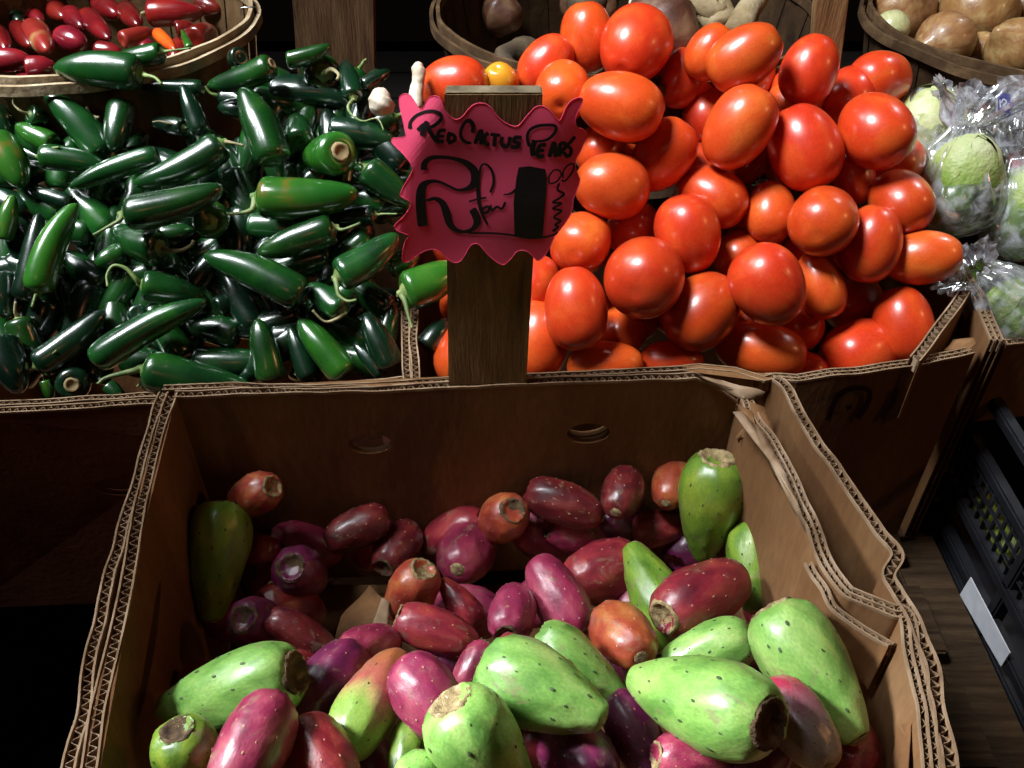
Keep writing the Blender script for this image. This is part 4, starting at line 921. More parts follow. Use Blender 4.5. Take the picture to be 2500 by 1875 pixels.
for i in range(30):
    x = 480 + (i % 8) * 170 + rnd.uniform(-30, 30); y = 1150 + (i // 8) * 160 + rnd.uniform(-25, 25)
    f = Fruit(x, y, 150, 110, rnd.uniform(0, 360), 1.5, 1, -.055, ph_, ymax=.47)
    if 720 < x < 860 and 1240 < y < 1420: continue
    o = link('cactus_pear', PEARS['barrel'][i % 6][0], M[rnd.choice(['red', 'purple', 'mag'])]); o.matrix_world = f.matrix(i)
    tag(o, 'dark red cactus pear buried in the gaps of the front box', 'cactus pear', 'cactus pears buried in the front box')
o = torn(None, 'cardboard_scrap', ptz((738, 1330, -.135), (800, 1268, -.125), (838, 1300, -.115), (828, 1362, -.12), (770, 1392, -.135), (724, 1388, -.14)), 'kraft', 41)
tag(o, 'brown cardboard scrap lying among the red cactus pears', 'cardboard')
o = torn(None, 'paper_scrap', ptz((805, 1350, -.112), (826, 1290, -.100), (842, 1300, -.100), (836, 1368, -.112)), 'kraft_pale', 42, amp=.0006)
tag(o, 'small pale triangle of paper beside the deep cratered pear', 'paper')

# ------------------------------------------------------------------ price sign on its stake
SY = .5165
sg = tag(empty('price_sign', at_z(1054, 835, -.05)), 'pink star edged price card on a wooden stake for red cactus pears', 'sign'); so_ = Vector(sg.location)
A = [at_y(1085 / DS, 228 / DS, SY + .0015), at_y(1325 / DS, 228 / DS, SY + .0015), at_y(1285 / DS, 935 / DS, SY + .0015), at_y(1095 / DS, 935 / DS, SY + .0015)]
for i in (2, 3): A[i] = A[i] + (A[i] - A[3 - i]).normalized() * .06
bm = bmesh.new(); fv = [bm.verts.new(p - so_) for p in A] ; bv = [bm.verts.new(p - so_ + Vector((0, .012, 0))) for p in A]
bm.faces.new(fv[::-1]); bm.faces.new(bv)
for i in range(4): bm.faces.new((fv[i], fv[(i + 1) % 4], bv[(i + 1) % 4], bv[i]))
bmesh.ops.recalc_face_normals(bm, faces=bm.faces); bmesh.ops.bevel(bm, geom=list(bm.edges), offset=.0008, segments=2, affect='EDGES')
stk = link('stake', bm_mesh('stake', bm), M['wood'], sg)
tp = [A[0] + Vector((.001, .0006, .0003)), A[1] + Vector((-.001, .0006, .0003)), A[1] + Vector((-.001, .0114, .0003)), A[0] + Vector((.001, .0114, .0003))]
link('sawn_end', new_mesh('sawn_end', [p - so_ for p in tp], [(0, 1, 2, 3)], False), M['wood_end'], stk)
zs_d = lambda x, y: ((900 + x / 3.318) / DS, (150 + y / 3.318) / DS)
PXM = 7.5e-5
def curl(x, y):
    xb = 640 - (y - 280) * .46 if y < 900 else 355 - (y - 900) * .16
    s = max(0, xb - x) * PXM; c = 75.; lim_ = .85
    s1 = lim_ / c; back = .5 * c * min(s, s1) ** 2 + max(0, s - s1) * lim_
    s2 = max(0, x - 1480) * PXM; back += .5 * 16 * s2 ** 2
    s3 = max(0, 420 - y) * PXM * (1 if x > 700 else .3); back += .5 * 10 * s3 ** 2
    back += .0006 * math.sin(x * .006 + y * .003) + .0004 * math.sin(y * .009)
    return back
def on_card(x, y, off=0.0):
    d = zs_d(x, y); p = at_y(d[0], d[1], SY + curl(x, y) - off - .0009 - max(0, y - 300) * PXM * .055); return p - so_     # the card's foot stands off the stake
OUT = [(250,290),(275,265),(315,262),(350,290),(385,345),(412,385),(440,380),(460,340),(490,295),(530,278),(570,290),(595,330),(612,385),(640,420),(680,460),(715,470),(750,455),(790,410),(830,365),(870,343),(920,338),(960,350),(1000,385),(1040,440),(1090,485),(1150,518),(1200,525),(1230,505),(1270,455),(1310,410),(1350,370),(1400,360),(1440,375),(1480,410),(1510,450),(1545,478),(1575,430),(1600,370),(1640,320),(1700,293),(1735,310),(1715,370),(1685,430),(1675,490),(1690,535),(1730,545),(1765,580),(1768,610),(1745,660),(1710,740),(1680,790),(1675,850),(1700,930),(1710,960),(1690,1040),(1660,1110),(1655,1170),(1640,1230),(1600,1300),(1550,1365),(1500,1430),(1470,1500),(1430,1570),(1375,1615),(1340,1590),(1300,1550),(1250,1530),(1200,1540),(1160,1590),(1110,1640),(1080,1645),(1030,1620),(960,1560),(900,1490),(860,1475),(820,1500),(780,1570),(740,1620),(700,1630),(650,1610),(600,1560),(560,1530),(520,1522),(470,1530),(420,1555),(370,1590),(320,1625),(285,1625),(272,1590),(280,1520),(300,1450),(325,1415),(290,1395),(240,1375),(208,1345),(225,1310),(270,1270),(310,1220),(340,1165),(335,1135),(290,1110),(255,1085),(262,1060),(290,1000),(320,950),(350,895),(355,870),(335,820),(290,760),(240,710),(200,670),(185,645),(195,622),(240,617),(285,612),(300,590),(290,540),(275,470),(258,400),(248,340)]
oc = catmull([Vector((x, y, 0)) for x, y in OUT + OUT[:1]], 3)[:-1]
bm = bmesh.new(); vv = [bm.verts.new(v) for v in oc]; bm.faces.new(vv)
for x in range(220, 1760, 40): bmesh.ops.bisect_plane(bm, geom=bm.verts[:] + bm.edges[:] + bm.faces[:], plane_co=(x, 0, 0), plane_no=(1, 0, 0))
for y in range(290, 1640, 50): bmesh.ops.bisect_plane(bm, geom=bm.verts[:] + bm.edges[:] + bm.faces[:], plane_co=(0, y, 0), plane_no=(0, 1, 0))
bmesh.ops.triangulate(bm, faces=[f for f in bm.faces if len(f.verts) > 4])
for v in bm.verts: v.co = on_card(v.co.x, v.co.y)
bmesh.ops.recalc_face_normals(bm, faces=bm.faces)
if sum((f.normal.y * f.calc_area() for f in bm.faces)) > 0: bmesh.ops.reverse_faces(bm, faces=bm.faces)
thicken(bm, .0004)
card = link('card', bm_mesh('card', bm, False), M['card'], sg)
link('card_border', new_mesh('card_border', *[[v for v in q_] if k == 0 else q_ for k, q_ in enumerate(tube([on_card(v.x, v.y, .0001) for v in oc] + [on_card(oc[0].x, oc[0].y, .0001)], [.00028] * (len(oc) + 1), 5, False))], True), M['card'], card)
pl = lambda x, y: on_card(x, y, .00035)
S = []
def st(pts, wd):
    k = 1.4 if max(p_[1] for p_ in pts) < 790 else 1.12
    S.append(ribbon(pts, [v * k for v in wd] if isinstance(wd, list) else wd * k, pl))
st([(335,545),(340,490),(385,440),(450,410),(520,402),(575,422),(590,460),(560,500),(510,530),(470,540)], [26,18,18,18,18,20,22,22,20,18]); st([(475,485),(452,540),(432,602)], 30); st([(398,560),(430,525),(470,500)], 24); st([(480,530),(510,590),(548,640),(580,648)], 26)
st([(625,558),(580,562),(558,600),(562,640),(610,652)], 22); st([(562,604),(612,606)], 18)
st([(652,578),(644,652)], 24); st([(640,582),(690,600),(696,638),(642,662)], 22)
st([(842,580),(848,522),(820,482),(785,490),(755,540),(745,590),(762,635),(800,658),(832,660)], [24,26,26,20,20,20,20,18,14])
st([(862,668),(888,600),(912,562),(916,620),(908,672)], 24); st([(878,632),(916,626)], 20)
st([(972,580),(942,606),(938,655),(978,680)], 24); st([(986,590),(1068,600)], 20); st([(1026,600),(1016,690)], 24)
st([(1082,610),(1076,668),(1110,690),(1136,670),(1146,610)], 24); st([(1240,620),(1192,616),(1178,645),(1216,664),(1200,694),(1150,690)], 24)
st([(1302,690),(1285,620),(1302,562),(1360,526),(1450,515),(1512,524),(1516,560),(1480,610),(1430,640),(1360,648),(1320,640)], [20,18,18,18,18,18,18,18,16,14,14]); st([(1346,650),(1328,700),(1334,765)], 32)
st([(1440,676),(1392,680),(1372,722),(1374,768),(1422,765)], 24); st([(1376,722),(1422,720)], 20)
st([(1462,775),(1482,710),(1502,662),(1516,720),(1512,775)], 26); st([(1476,738),(1520,732)], 20)
st([(1552,660),(1546,770)], 24); st([(1552,662),(1592,666),(1586,708),(1552,716),(1604,760)], 22); st([(1672,608),(1640,648),(1612,680),(1640,712),(1630,758),(1590,770)], 20)
st([(450,880),(455,825),(500,785),(580,775),(680,785),(780,818),(845,872),(866,940),(846,1000),(790,1034),(720,1040),(650,1010),(570,975),(500,972),(445,1003),(424,1060),(422,1150),(430,1250),(440,1335)], [50,46,34,26,26,40,58,66,54,30,18,18,20,28,56,70,74,76,76])
st([(470,1128),(540,1112),(600,1150),(632,1230),(655,1310),(702,1362),(770,1380),(840,1360),(878,1305),(868,1245),(838,1195)], [22,28,48,60,52,36,22,32,52,60,54])
st([(800,1390),(1000,1392),(1150,1406),(1300,1430),(1430,1422),(1505,1402),(1532,1380)], 14)
st([(985,1062),(1012,980),(1000,890),(960,838),(920,838),(898,900),(886,1000),(892,1120),(915,1220),(965,1325)], [18,18,20,14,14,20,26,28,26,14]); st([(812,1136),(890,1114),(955,1104)], 14)
st([(955,1178),(925,1195),(930,1228),(965,1220),(975,1185),(950,1172)], 18); st([(985,1162),(1000,1205),(1040,1178),(1080,1192),(1108,1138)], 18)
st([(1192,1040),(1150,1070),(1092,1080)], [24,16,8])
st([(1500,880),(1462,930),(1466,985),(1520,975),(1560,920),(1540,882),(1500,880)], 12); st([(1562,960),(1592,968),(1648,900),(1664,840),(1630,832),(1582,880),(1572,945)], 12)
st([(1546,985),(1530,1040),(1582,1072),(1542,1110),(1492,1142),(1562,1150),(1492,1192),(1562,1210),(1502,1262),(1556,1292),(1512,1322),(1534,1342),(1492,1372),(1520,1366)], 16)
one = [(1215,858),(1300,848),(1430,872),(1446,950),(1432,1150),(1410,1420),(1330,1432),(1182,1408),(1174,1150),(1196,950)]
cols_ = []
bm = bmesh.new(); bm.faces.new([bm.verts.new((x, y, 0)) for x, y in one])
for y in range(900, 1430, 60): bmesh.ops.bisect_plane(bm, geom=bm.verts[:] + bm.edges[:] + bm.faces[:], plane_co=(0, y, 0), plane_no=(0, 1, 0))
for v in bm.verts: v.co = pl(v.co.x, v.co.y)
S.append(([v.co.copy() for v in bm.verts], [tuple(v.index for v in f.verts) for f in bm.faces])) if not bm.verts.index_update() else None
bm.free()
link('lettering', new_mesh('lettering', *join(S), False), M['ink'], card)['label'] = 'black marker writing RED CACTUS PEARS 2 for 1.00'

# ------------------------------------------------------------------ other stakes at the back
def stake(poly, y, label, mat='wood', th=.012):
    P = [at_y(px, py, y) for px, py in poly]; base = (P[2] + P[3]) / 2; bm = bmesh.new()
    fv = [bm.verts.new(p - base) for p in P]; bv = [bm.verts.new(p - base + Vector((0, th, 0))) for p in P]
    bm.faces.new(fv); bm.faces.new(bv)
    for i in range(4): bm.faces.new((fv[i], fv[(i + 1) % 4], bv[(i + 1) % 4], bv[i]))
    bmesh.ops.recalc_face_normals(bm, faces=bm.faces); bmesh.ops.bevel(bm, geom=list(bm.edges), offset=.0008, segments=2, affect='EDGES')
    o = link('wooden_stake', bm_mesh('wooden_stake', bm), M[mat]); o.location = base; return tag(o, label, 'stake')
stake([(622, -120), (806, -120), (812, 260), (650, 260)], .845, 'broad brown wooden stake behind the jalapeno heap', 'wood_shaded')
stake([(1770, -120), (1850, -120), (1806, 220), (1748, 220)], .845, 'thin pale wooden slat standing behind the tomatoes')

# ------------------------------------------------------------------ baskets
def fit_circle(P):
    Am = np.array([[2 * p.x, 2 * p.y, 1] for p in P]); bb = np.array([p.x ** 2 + p.y ** 2 for p in P]); s = np.linalg.lstsq(Am, bb, rcond=None)[0]
    return s[0], s[1], math.sqrt(max(1e-6, s[2] + s[0] ** 2 + s[1] ** 2))
def hoop(c, r, z, hgt, th, seed, taper=.0):
    V, Fc = [], []; n = 120
    for i in range(n):
        t = 2 * math.pi * i / n; wz = .0025 * noise.noise(Vector((math.cos(t) * 3, math.sin(t) * 3, seed))); wr = .0015 * noise.noise(Vector((math.cos(t) * 5, math.sin(t) * 5, seed + 7)))
        for rr, zz in ((r + wr, z + wz), (r + th + wr, z + wz), (r + th + wr - taper, z - hgt + wz), (r + wr - taper, z - hgt + wz)): V.append(Vector((c[0] + rr * math.cos(t), c[1] + rr * math.sin(t), zz)))
    for i in range(n):
        j = (i + 1) % n
        for k in range(4): k2 = (k + 1) % 4; Fc.append((i * 4 + k, i * 4 + k2, j * 4 + k2, j * 4 + k))
    return V, Fc
def basket(label, cx, cy, r, z, zb, th=.004, rim='splint', wall='stave'):
    base = Vector((cx, cy, zb)); e = tag(empty('splint_basket', base), label, 'basket')
    rb = r * .80; n = 46
    V0 = []
    me = None
    for i in range(n):
        t0 = 2 * math.pi * i / n; w_ = 2 * math.pi / n * .53; V, Fc = [], []; ins = (i % 2) * .0016
        for k in range(5):
            f = k / 4; rr = r - .001 - ins + (rb - r) * (1 - f) ** 1.0; zz = (z - zb) * f
            for s_ in (-1, 1): V.append(Vector((rr * math.cos(t0 + s_ * w_), rr * math.sin(t0 + s_ * w_), zz)))
        for k in range(4): Fc.append((2 * k, 2 * k + 1, 2 * k + 3, 2 * k + 2))
        if i < 2 or True:
            o = link('stave', new_mesh('stave', V, Fc, False), M[wall], e)
    for (rr, hh, zz, sd) in ((r + .0005, .009, z + .001, 1), (r - .0065, .010, z + .006, 2)):
        V, Fc = hoop((0, 0), rr, zz - zb, hh, th, sd + cx); link('rim_hoop', new_mesh('rim_hoop', V, Fc, False), M[rim], e)
    V, Fc = hoop((0, 0), r * .9, (z - zb) * .5, .014, th * .6, 5); link('middle_hoop', new_mesh('middle_hoop', V, Fc, False), M['splint'], e)
    V = [Vector((rb * math.cos(2 * math.pi * i / 40), rb * math.sin(2 * math.pi * i / 40), .002)) for i in range(40)]; link('bottom', new_mesh('bottom', V, [tuple(range(40))], False), M['splint'], e)
    return e
RZ = .145
c1 = fit_circle([at_z(15, 180, RZ), at_z(190, 190, RZ), at_z(345, 150, RZ), at_z(480, 80, RZ), at_z(560, 0, RZ)])
_a, _b = at_z(938, 20, .13), at_z(1120, 153, .13); _m = (_a + _b) / 2; _d = (_b - _a); _d.z = 0; _r = .205; _h = math.sqrt(_r * _r - _d.length_squared / 4); _n = Vector((-_d.y, _d.x, 0)).normalized(); _n = _n if _n.y > 0 else -_n
c2 = ((_m + _n * _h).x, (_m + _n * _h).y, _r)
_a, _b = at_z(1868, 20, .13), at_z(2090, 146, .13); _m = (_a + _b) / 2; _d = (_b - _a); _d.z = 0; _r = .18; _h = math.sqrt(_r * _r - _d.length_squared / 4); _n = Vector((-_d.y, _d.x, 0)).normalized(); _n = _n if _n.y > 0 else -_n
c3 = ((_m + _n * _h).x, (_m + _n * _h).y, _r)
print('circles', c1, c2, c3)
b1 = basket('round splint basket of red peppers at the top left', c1[0], c1[1], c1[2], RZ, -.088)
c2 = (c2[0], c2[1], c2[2]); b2 = basket('dim splint basket of ginger and shallots behind the tomatoes', c2[0], c2[1], min(c2[2], .3), .13, -.088, rim='splint_shaded', wall='stave_shaded')
b3 = basket('splint basket of onions at the top right', c3[0], c3[1], c3[2], .13, -.088, rim='splint_shaded', wall='stave_shaded')
# staple clamping the rim hoops of the left basket
sp = at_z(545, 22, RZ + .004) - Vector(b1.location); dr = Vector((sp.x, sp.y, 0)).normalized()
link('staple', new_mesh('staple', *tube([sp - dr * .012 + Vector((0, 0, -.004)), sp - dr * .010 + Vector((0, 0, .003)), sp + dr * .004 + Vector((0, 0, .003)), sp + dr * .006 + Vector((0, 0, -.008))], [.0009] * 4, 6)), M['metal'], b1)

# --- red peppers in the left basket
rh = lambda x, y: .118
reds = [
 (-8,70,14,108,46,'redpep','red pepper cut off by the left edge of the picture'), (104,8,140,40,46,'redpep','red pepper with a dark stem near the top left'),
 (72,62,104,110,56,'redpep_worn','worn red pepper with tan corky skin'), (136,80,182,96,56,'redpep','round red pepper right of the corky one'),
 (186,34,236,84,46,'redpep','long shining red pepper slanting down right'), (216,6,256,34,48,'redpep','red pepper behind the long shining one'),
 (318,28,440,26,58,'redpep','large crimson pepper lying sideways at the top'), (262,88,330,66,38,'redpep_worn','small scarred red pepper below the crimson one'),
 (420,90,462,64,58,'redpep','bright red pepper against the basket side'), (-6,130,66,128,50,'redpep','red pepper lying low at the left in the basket'),
 (60,150,124,146,56,'redpep','orange red pepper beside the big jalapeno on the rim'), (340,72,378,108,30,'orangepep','orange pepper next to the small green stem'),
 (430,10,478,20,42,'redpep','red pepper high against the basket side'), (210,108,262,112,40,'redpep','red pepper just above the big jalapeno'),
 (150,30,180,60,44,'redpep','deep red pepper in the middle of the basket'), (270,20,300,56,44,'redpep','shaded red pepper left of the crimson one'),
 (40,60,66,100,44,'redpep','red pepper left of the corky one'), (330,100,300,112,36,'redpep','red pepper behind the rim jalapenos'),
 (20,20,44,50,44,'pepdark','dark green pepper among the red ones at the top left'), (60,20,90,50,40,'redpep','dull red pepper above the corky one'), (380,66,424,60,40,'redpep','red pepper under the crimson one'),
 (472,20,500,-20,44,'redpep','red pepper at the top edge beside the hoop'),
]
RI = []
for x0, y0, x1, y1, w_, m_, lab in reds:
    f = Pepper(x0, y0, x1, y1, w_, rh); f.row = (m_, lab); RI.append(f)
depth_solve(RI, 60)
for i, f in enumerate(RI):
    stm = {1: [(106, 4), (102, -8), (98, 22)], 3: None, 6: [(306, 30), (296, 44), (290, 58)]}.get(i)
    make_pepper('red_pepper' if 'red' in f.row[0] or 'orange' in f.row[0] else 'green_pepper', f, f.row[0], f.row[1], 'pepper', 'peppers in the left basket', stm, 'stemdry', 200 + i)
rnd = random.Random(31)
for i in range(60):
    a = rnd.uniform(0, 6.28); rr = c1[2] * .86 * math.sqrt(rnd.random()); p = Vector((c1[0] + rr * math.cos(a), c1[1] + rr * math.sin(a), .082))
    if p.y > 1.15 or p.x < -.75: continue
    dx = (p - CAM); dpt = dx.dot(FWD); px = (dx.dot(RGT) / dpt * FPX + 1250) / DS; py = (937.5 - dx.dot(UPV) / dpt * FPX) / DS
    a2 = rnd.uniform(0, 6.28); f = Pepper(px, py, px + 75 * math.cos(a2), py + 30 * math.sin(a2), 48, lambda x, y: .085); me, c = pepper_body(f, 500 + i)
    if (Vector((c[0] + c.x * 0, 0, 0))) is None: continue
    if (Vector((f.line(0, 0).x - c1[0], f.line(0, 0).y - c1[1], 0)).length > c1[2] - .03) or (Vector((f.line(0, 1).x - c1[0], f.line(0, 1).y - c1[1], 0)).length > c1[2] - .03): continue
    o = link('red_pepper', me, M['redpep']); o.location = c; tag(o, 'dark red pepper buried low in the left basket', 'pepper', 'red peppers buried in the left basket')
pp = Pepper(410, 104, 392, 64, 20, lambda x, y: .135, .01, .02, taper=.6); make_pepper('green_pepper', pp, 'peplight', 'tiny upright green chili beside the orange pepper', 'pepper', None, None, 'stem', 77)

# --- onions in the right basket
def bulb_mesh(seed, neck=.16, flat=.9):
    def fn(f, t):
        c, s_ = math.cos(f), math.sin(f); r = .5 * s_ * (1 + .015 * math.cos(9 * t + seed)); z = .5 * c * flat
        if c > .82: k = (c - .82) / .18; z += neck * k ** 2.2; r *= 1 - .1 * k
        if c < -.9: z += .03
        v = Vector((r * math.cos(t), r * math.sin(t), z)); return v * (1 + .03 * noise.noise(v * 2 + Vector((seed, 0, 0))))
    return new_mesh('onion', *uvsphere(30, 22, fn))
ON = [bulb_mesh(i) for i in range(4)]
oh = lambda x, y: .115
for i, (x, y, d, m_, lab) in enumerate([(1945, 22, 150, 'onion_red', 'large russet onion at the left of the right basket'), (1925, 62, 78, 'onion_pale', 'pale peeled onion against the basket rim'),
        (2042, 88, 122, 'onion_red', 'dark russet onion low at the basket rim'), (2112, 28, 165, 'onion', 'big golden onion in the middle of the right basket'),
        (2196, 104, 128, 'onion', 'shiny yellow onion at the right edge of the picture'), (2215, 20, 120, 'onion', 'onion in the top right corner'), (2020, 20, 100, 'onion_red', 'russet onion between the two large ones'), (2120, 105, 70, 'onion', 'small onion in the gap by the rim')]):
    f = Fruit(x, y, d * 1.05, d, [60, 120, 200, 90, 140, 80, 30, 60][i], 1.1, [1, -1][i % 2], [0, .01, .0, .01, .005, .0, -.02, -.03][i], oh); o = link('onion', ON[i % 4], M[m_]); o.matrix_world = f.matrix(i); tag(o, lab, 'onion', 'onions in the right basket')

# --- ginger, garlic and shallots in the middle basket
def root_obj(name, pts, rads, mat, label, cat, seed, lump=.25, group=None):
    P = catmull(pts, 6); n = len(P); rr = [float(np.interp(i / (n - 1), np.linspace(0, 1, len(rads)), rads)) for i in range(n)]; c = sum(P, Vector()) / n
    V, Fc = tube(P, rr, 14); V = [v + (noise.noise_vector(v * 55 + Vector((seed, 0, 0))) * (sum(rads) / len(rads)) * lump) + noise.noise_vector(v * 190 + Vector((0, seed, 0))) * (sum(rads) / len(rads)) * lump * .35 - c for v in V]
    o = link(name, new_mesh(name, V, Fc), M[mat]); o.location = c; return tag(o, label, cat, group)
gz = lambda *a: [at_depth(x, y, t) for x, y, t in a]
root_obj('ginger_root', gz((1560, 60, .86), (1540, 20, .87), (1525, -20, .88), (1535, -60, .89)), [.012, .019, .020, .014], 'root', 'knobbly tan ginger root above the tomato pile', 'ginger', 3, group='ginger pieces')
root_obj('ginger_root', gz((1488, 5, .87), (1515, 10, .865), (1545, 22, .86), (1560, 14, .86)), [.010, .012, .012, .008], 'root', 'short side knob of ginger above the tomatoes', 'ginger', 5)
root_obj('ginger_root', gz((1592, 70, .85), (1612, 30, .86), (1632, -5, .87), (1650, -60, .88)), [.013, .0125, .012, .012], 'root', 'straight ginger stick rising beside the slat', 'ginger', 9, .12)
root_obj('shallot', gz((1425, -20, .86), (1415, 20, .85), (1440, 60, .84), (1470, 95, .835), (1480, 118, .835)), [.012, .027, .032, .022, .006], 'shallot', 'pinkish brown shallot behind the topmost tomatoes', 'shallot', 14, .08)
root_obj('garlic_stalk', gz((1390, -40, .87), (1395, 10, .85), (1402, 30, .845)), [.012, .016, .020], 'garlic', 'pale garlic neck just above the topmost tomato', 'garlic', 15, .1)
root_obj('shallot', gz((1235, -50, 1.06), (1262, -10, 1.05), (1290, 25, 1.04), (1325, 45, 1.03)), [.015, .034, .034, .010], 'shallot', 'dim reddish shallot in the middle basket', 'shallot', 17, .1)
root_obj('ginger_root', gz((1105, 150, .92), (1090, 125, .94), (1135, 108, .96), (1180, 120, .96)), [.008, .012, .013, .009], 'ginger_shaded', 'shadowed ginger behind the yellow tomato', 'ginger', 19)
root_obj('ginger_root', gz((1240, -10, .93), (1265, 5, .92), (1300, -10, .92)), [.012, .018, .012], 'ginger_shaded', 'dim ginger lump at the top edge', 'ginger', 23)
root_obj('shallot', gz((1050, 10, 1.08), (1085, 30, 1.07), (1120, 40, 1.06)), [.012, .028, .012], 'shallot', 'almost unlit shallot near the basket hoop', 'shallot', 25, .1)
root_obj('garlic_stalk', gz((897, 235, .74), (899, 205, .74), (903, 180, .74), (905, 160, .74), (904, 148, .74), (908, 136, .74)), [.0045, .0058, .0052, .0062, .0060, .003], 'garlic', 'white garlic stalk standing behind the left tips of the sign', 'garlic', 29, .3)
root_obj('garlic_bulb', gz((812, 242, .765), (820, 228, .765), (828, 210, .765), (836, 200, .765)), [.007, .0125, .0115, .004], 'garlic', 'small garlic bulb resting at the edge of the jalapenos', 'garlic', 31, .25)

# ------------------------------------------------------------------ bagged greens
def head(label, dx, dy, depth, rad, seed, mat='leaf', group='bagged greens', squash=1.12):
    c = at_depth(dx, dy, depth)
    def fn(f, t):
        v = Vector((math.sin(f) * math.cos(t), math.sin(f) * math.sin(t), math.cos(f) * squash)) * rad * .93
        return v * (1 + .06 * noise.noise(v * 45 + Vector((seed, 0, 0))))
    V, Fc = uvsphere(32, 22, fn); o = link('lettuce_head', new_mesh('lettuce_head', V, Fc), M[mat]); o.location = c; tag(o, label, 'lettuce', group)
    rnd = random.Random(seed)
    for k in range(9):
        t0 = k * 2.4 + rnd.random(); f0 = rnd.uniform(.7, 2.2); nr, na_ = 9, 30
        V, Fc = [], []
        for i in range(nr):
            rho = i / (nr - 1)
            for j in range(na_):
                w2 = 2 * math.pi * j / na_; a, b_ = rho * math.cos(w2) * .62, rho * math.sin(w2) * .5
                f = f0 + a * 1.6; t = t0 + b_ * 1.9 / max(.55, math.sin(f0)); r_ = rad * (.992 + .018 * rho * rho + .006 * (k % 3))
                v = Vector((math.sin(f) * math.cos(t), math.sin(f) * math.sin(t), math.cos(f) * squash)) * r_
                v += noise.noise_vector(v * 110 + Vector((k, seed, 0))) * rad * (.02 + .03 * rho ** 2); V.append(v)
            if i:
                for j in range(na_): q_ = (i - 1) * na_; Fc.append((q_ + j, q_ + (j + 1) % na_, q_ + na_ + (j + 1) % na_, q_ + na_ + j))
        link('leaf', new_mesh('leaf', V, Fc), M[mat if rnd.random() < .85 else 'leafpale'], o)
    return o
def bag(label, dx, dy, depth, rad, neck, top, seed, fan=.03):
    """Crumpled clear bag: body round the head, gathered neck, flared open end."""
    c = at_depth(dx, dy, depth); nk = at_depth(*neck, depth - .012) - c; tpv = at_depth(*top, depth - .015) - c; n, seg = 46, 96; V, Fc = [], []
    ax = nk.normalized(); x = ax.orthogonal().normalized(); y = ax.cross(x)
    for i in range(n):
        f = i / (n - 1)
        if f < .62:
            g = f / .62; an = math.pi * (1 - g * .86); r_ = rad * 1.10 * math.sin(an) ** .8; pos = ax * (rad * 1.18 * math.cos(an)) ; q_ = g ** 3
            end = ax * nk.length; pos = pos.lerp(end, q_ ** 2); r_ = r_ * (1 - q_) + .010 * q_
        else:
            g = (f - .62) / .38; pos = nk.lerp(tpv, g); r_ = .010 + (fan - .010) * g ** .8; q_ = 1
        for k in range(seg):
            t = 2 * math.pi * k / seg
            pl_ = noise.noise(Vector((math.cos(t) * 5, math.sin(t) * 5, seed + f * 2))) ; ple = abs(noise.noise(Vector((math.cos(t) * 9, math.sin(t) * 9, seed + 5 + f))))
            m_ = 1 + q_ * (.75 * pl_ + .5 * ple) * (1 if f > .45 else .6)
            v = pos + (x * math.cos(t) + y * math.sin(t)) * r_ * m_
            cr = 1 - abs(noise.noise(v * 38 + Vector((seed, 0, 0)))) * 2
            v += (v - pos).normalized() * (cr * .0020 + .0007 * (1 - 2 * abs(noise.noise(v * 95 + Vector((seed, 3, 0))))))
            if f > .9: v += ax * .010 * noise.noise(Vector((math.cos(t) * 4, math.sin(t) * 4, seed + 11)))
            V.append(v)
    for i in range(n - 1):
        for k in range(seg): k2 = (k + 1) % seg; Fc.append((i * seg + k, i * seg + k2, (i + 1) * seg + k2, (i + 1) * seg + k))
    o = link('plastic_bag', new_mesh('plastic_bag', V, Fc, True), M['plastic']); o.location = c; return tag(o, label, 'plastic bag', 'clear produce bags')
head('pale topped green head in the bag nearest the tomatoes', 2072, 405, .80, .034, 1, 'bok', squash=1.45)
bag('clear crumpled bag with flared top, nearest the tomatoes', 2072, 400, .80, .039, (2092, 275), (2150, 190), 1, .042)
head('pale topped green head in the bag at the right edge', 2212, 460, .80, .033, 2, 'bok', squash=1.45)
bag('clear bag gathered with red tape at the right edge', 2212, 455, .80, .038, (2196, 335), (2190, 250), 2, .026)
head('pale leafy head behind the nearest bag', 1995, 285, .84, .036, 3, 'leafpale', squash=1.2)
bag('clear bag over the pale head at the back', 1997, 285, .84, .040, (2050, 225), (2075, 200), 3, .02)
head('green leafy head low in the box below the bags', 2205, 680, .80, .033, 4, 'leaf')
bag('flattened clear bag low behind the tomato box side', 2165, 655, .79, .036, (2105, 590), (2080, 575), 4, .024)
hp = at_depth(2196, 338, .787); V, Fc = hoop((0, 0), .009, 0, .008, .0015, 3); o = link('tape_band', new_mesh('tape_band', [v + noise.noise_vector(v * 200) * .001 for v in V], Fc, False), M['tape_red']); o.location = hp + Vector((.006, 0, 0)); tag(o, 'red tape band round the neck of the right edge bag', 'tape')
# printed tail of the right bag
q4 = [at_depth(x, y, .775) for x, y in ((2152, 165), (2225, 160), (2222, 318), (2150, 318))]
cq = sum(q4, Vector()) / 4
bm = bmesh.new(); g_ = 10; vv = []
for i in range(g_):
    for j in range(g_):
        a, b_ = i / (g_ - 1), j / (g_ - 1); p = q4[0].lerp(q4[1], b_).lerp(q4[3].lerp(q4[2], b_), a); vv.append(bm.verts.new(p - cq + noise.noise_vector(p * 70) * .002))
for i in range(g_ - 1):
    for j in range(g_ - 1): bm.faces.new((vv[i * g_ + j], vv[i * g_ + j + 1], vv[(i + 1) * g_ + j + 1], vv[(i + 1) * g_ + j]))
tl_ = link('bag_tag', bm_mesh('bag_tag', bm, True), M['plastic']); tl_.location = cq; tag(tl_, 'clear bag tail with a small blue printed badge', 'tag')
qp = lambda x, y: at_depth(x, y, .771) - cq
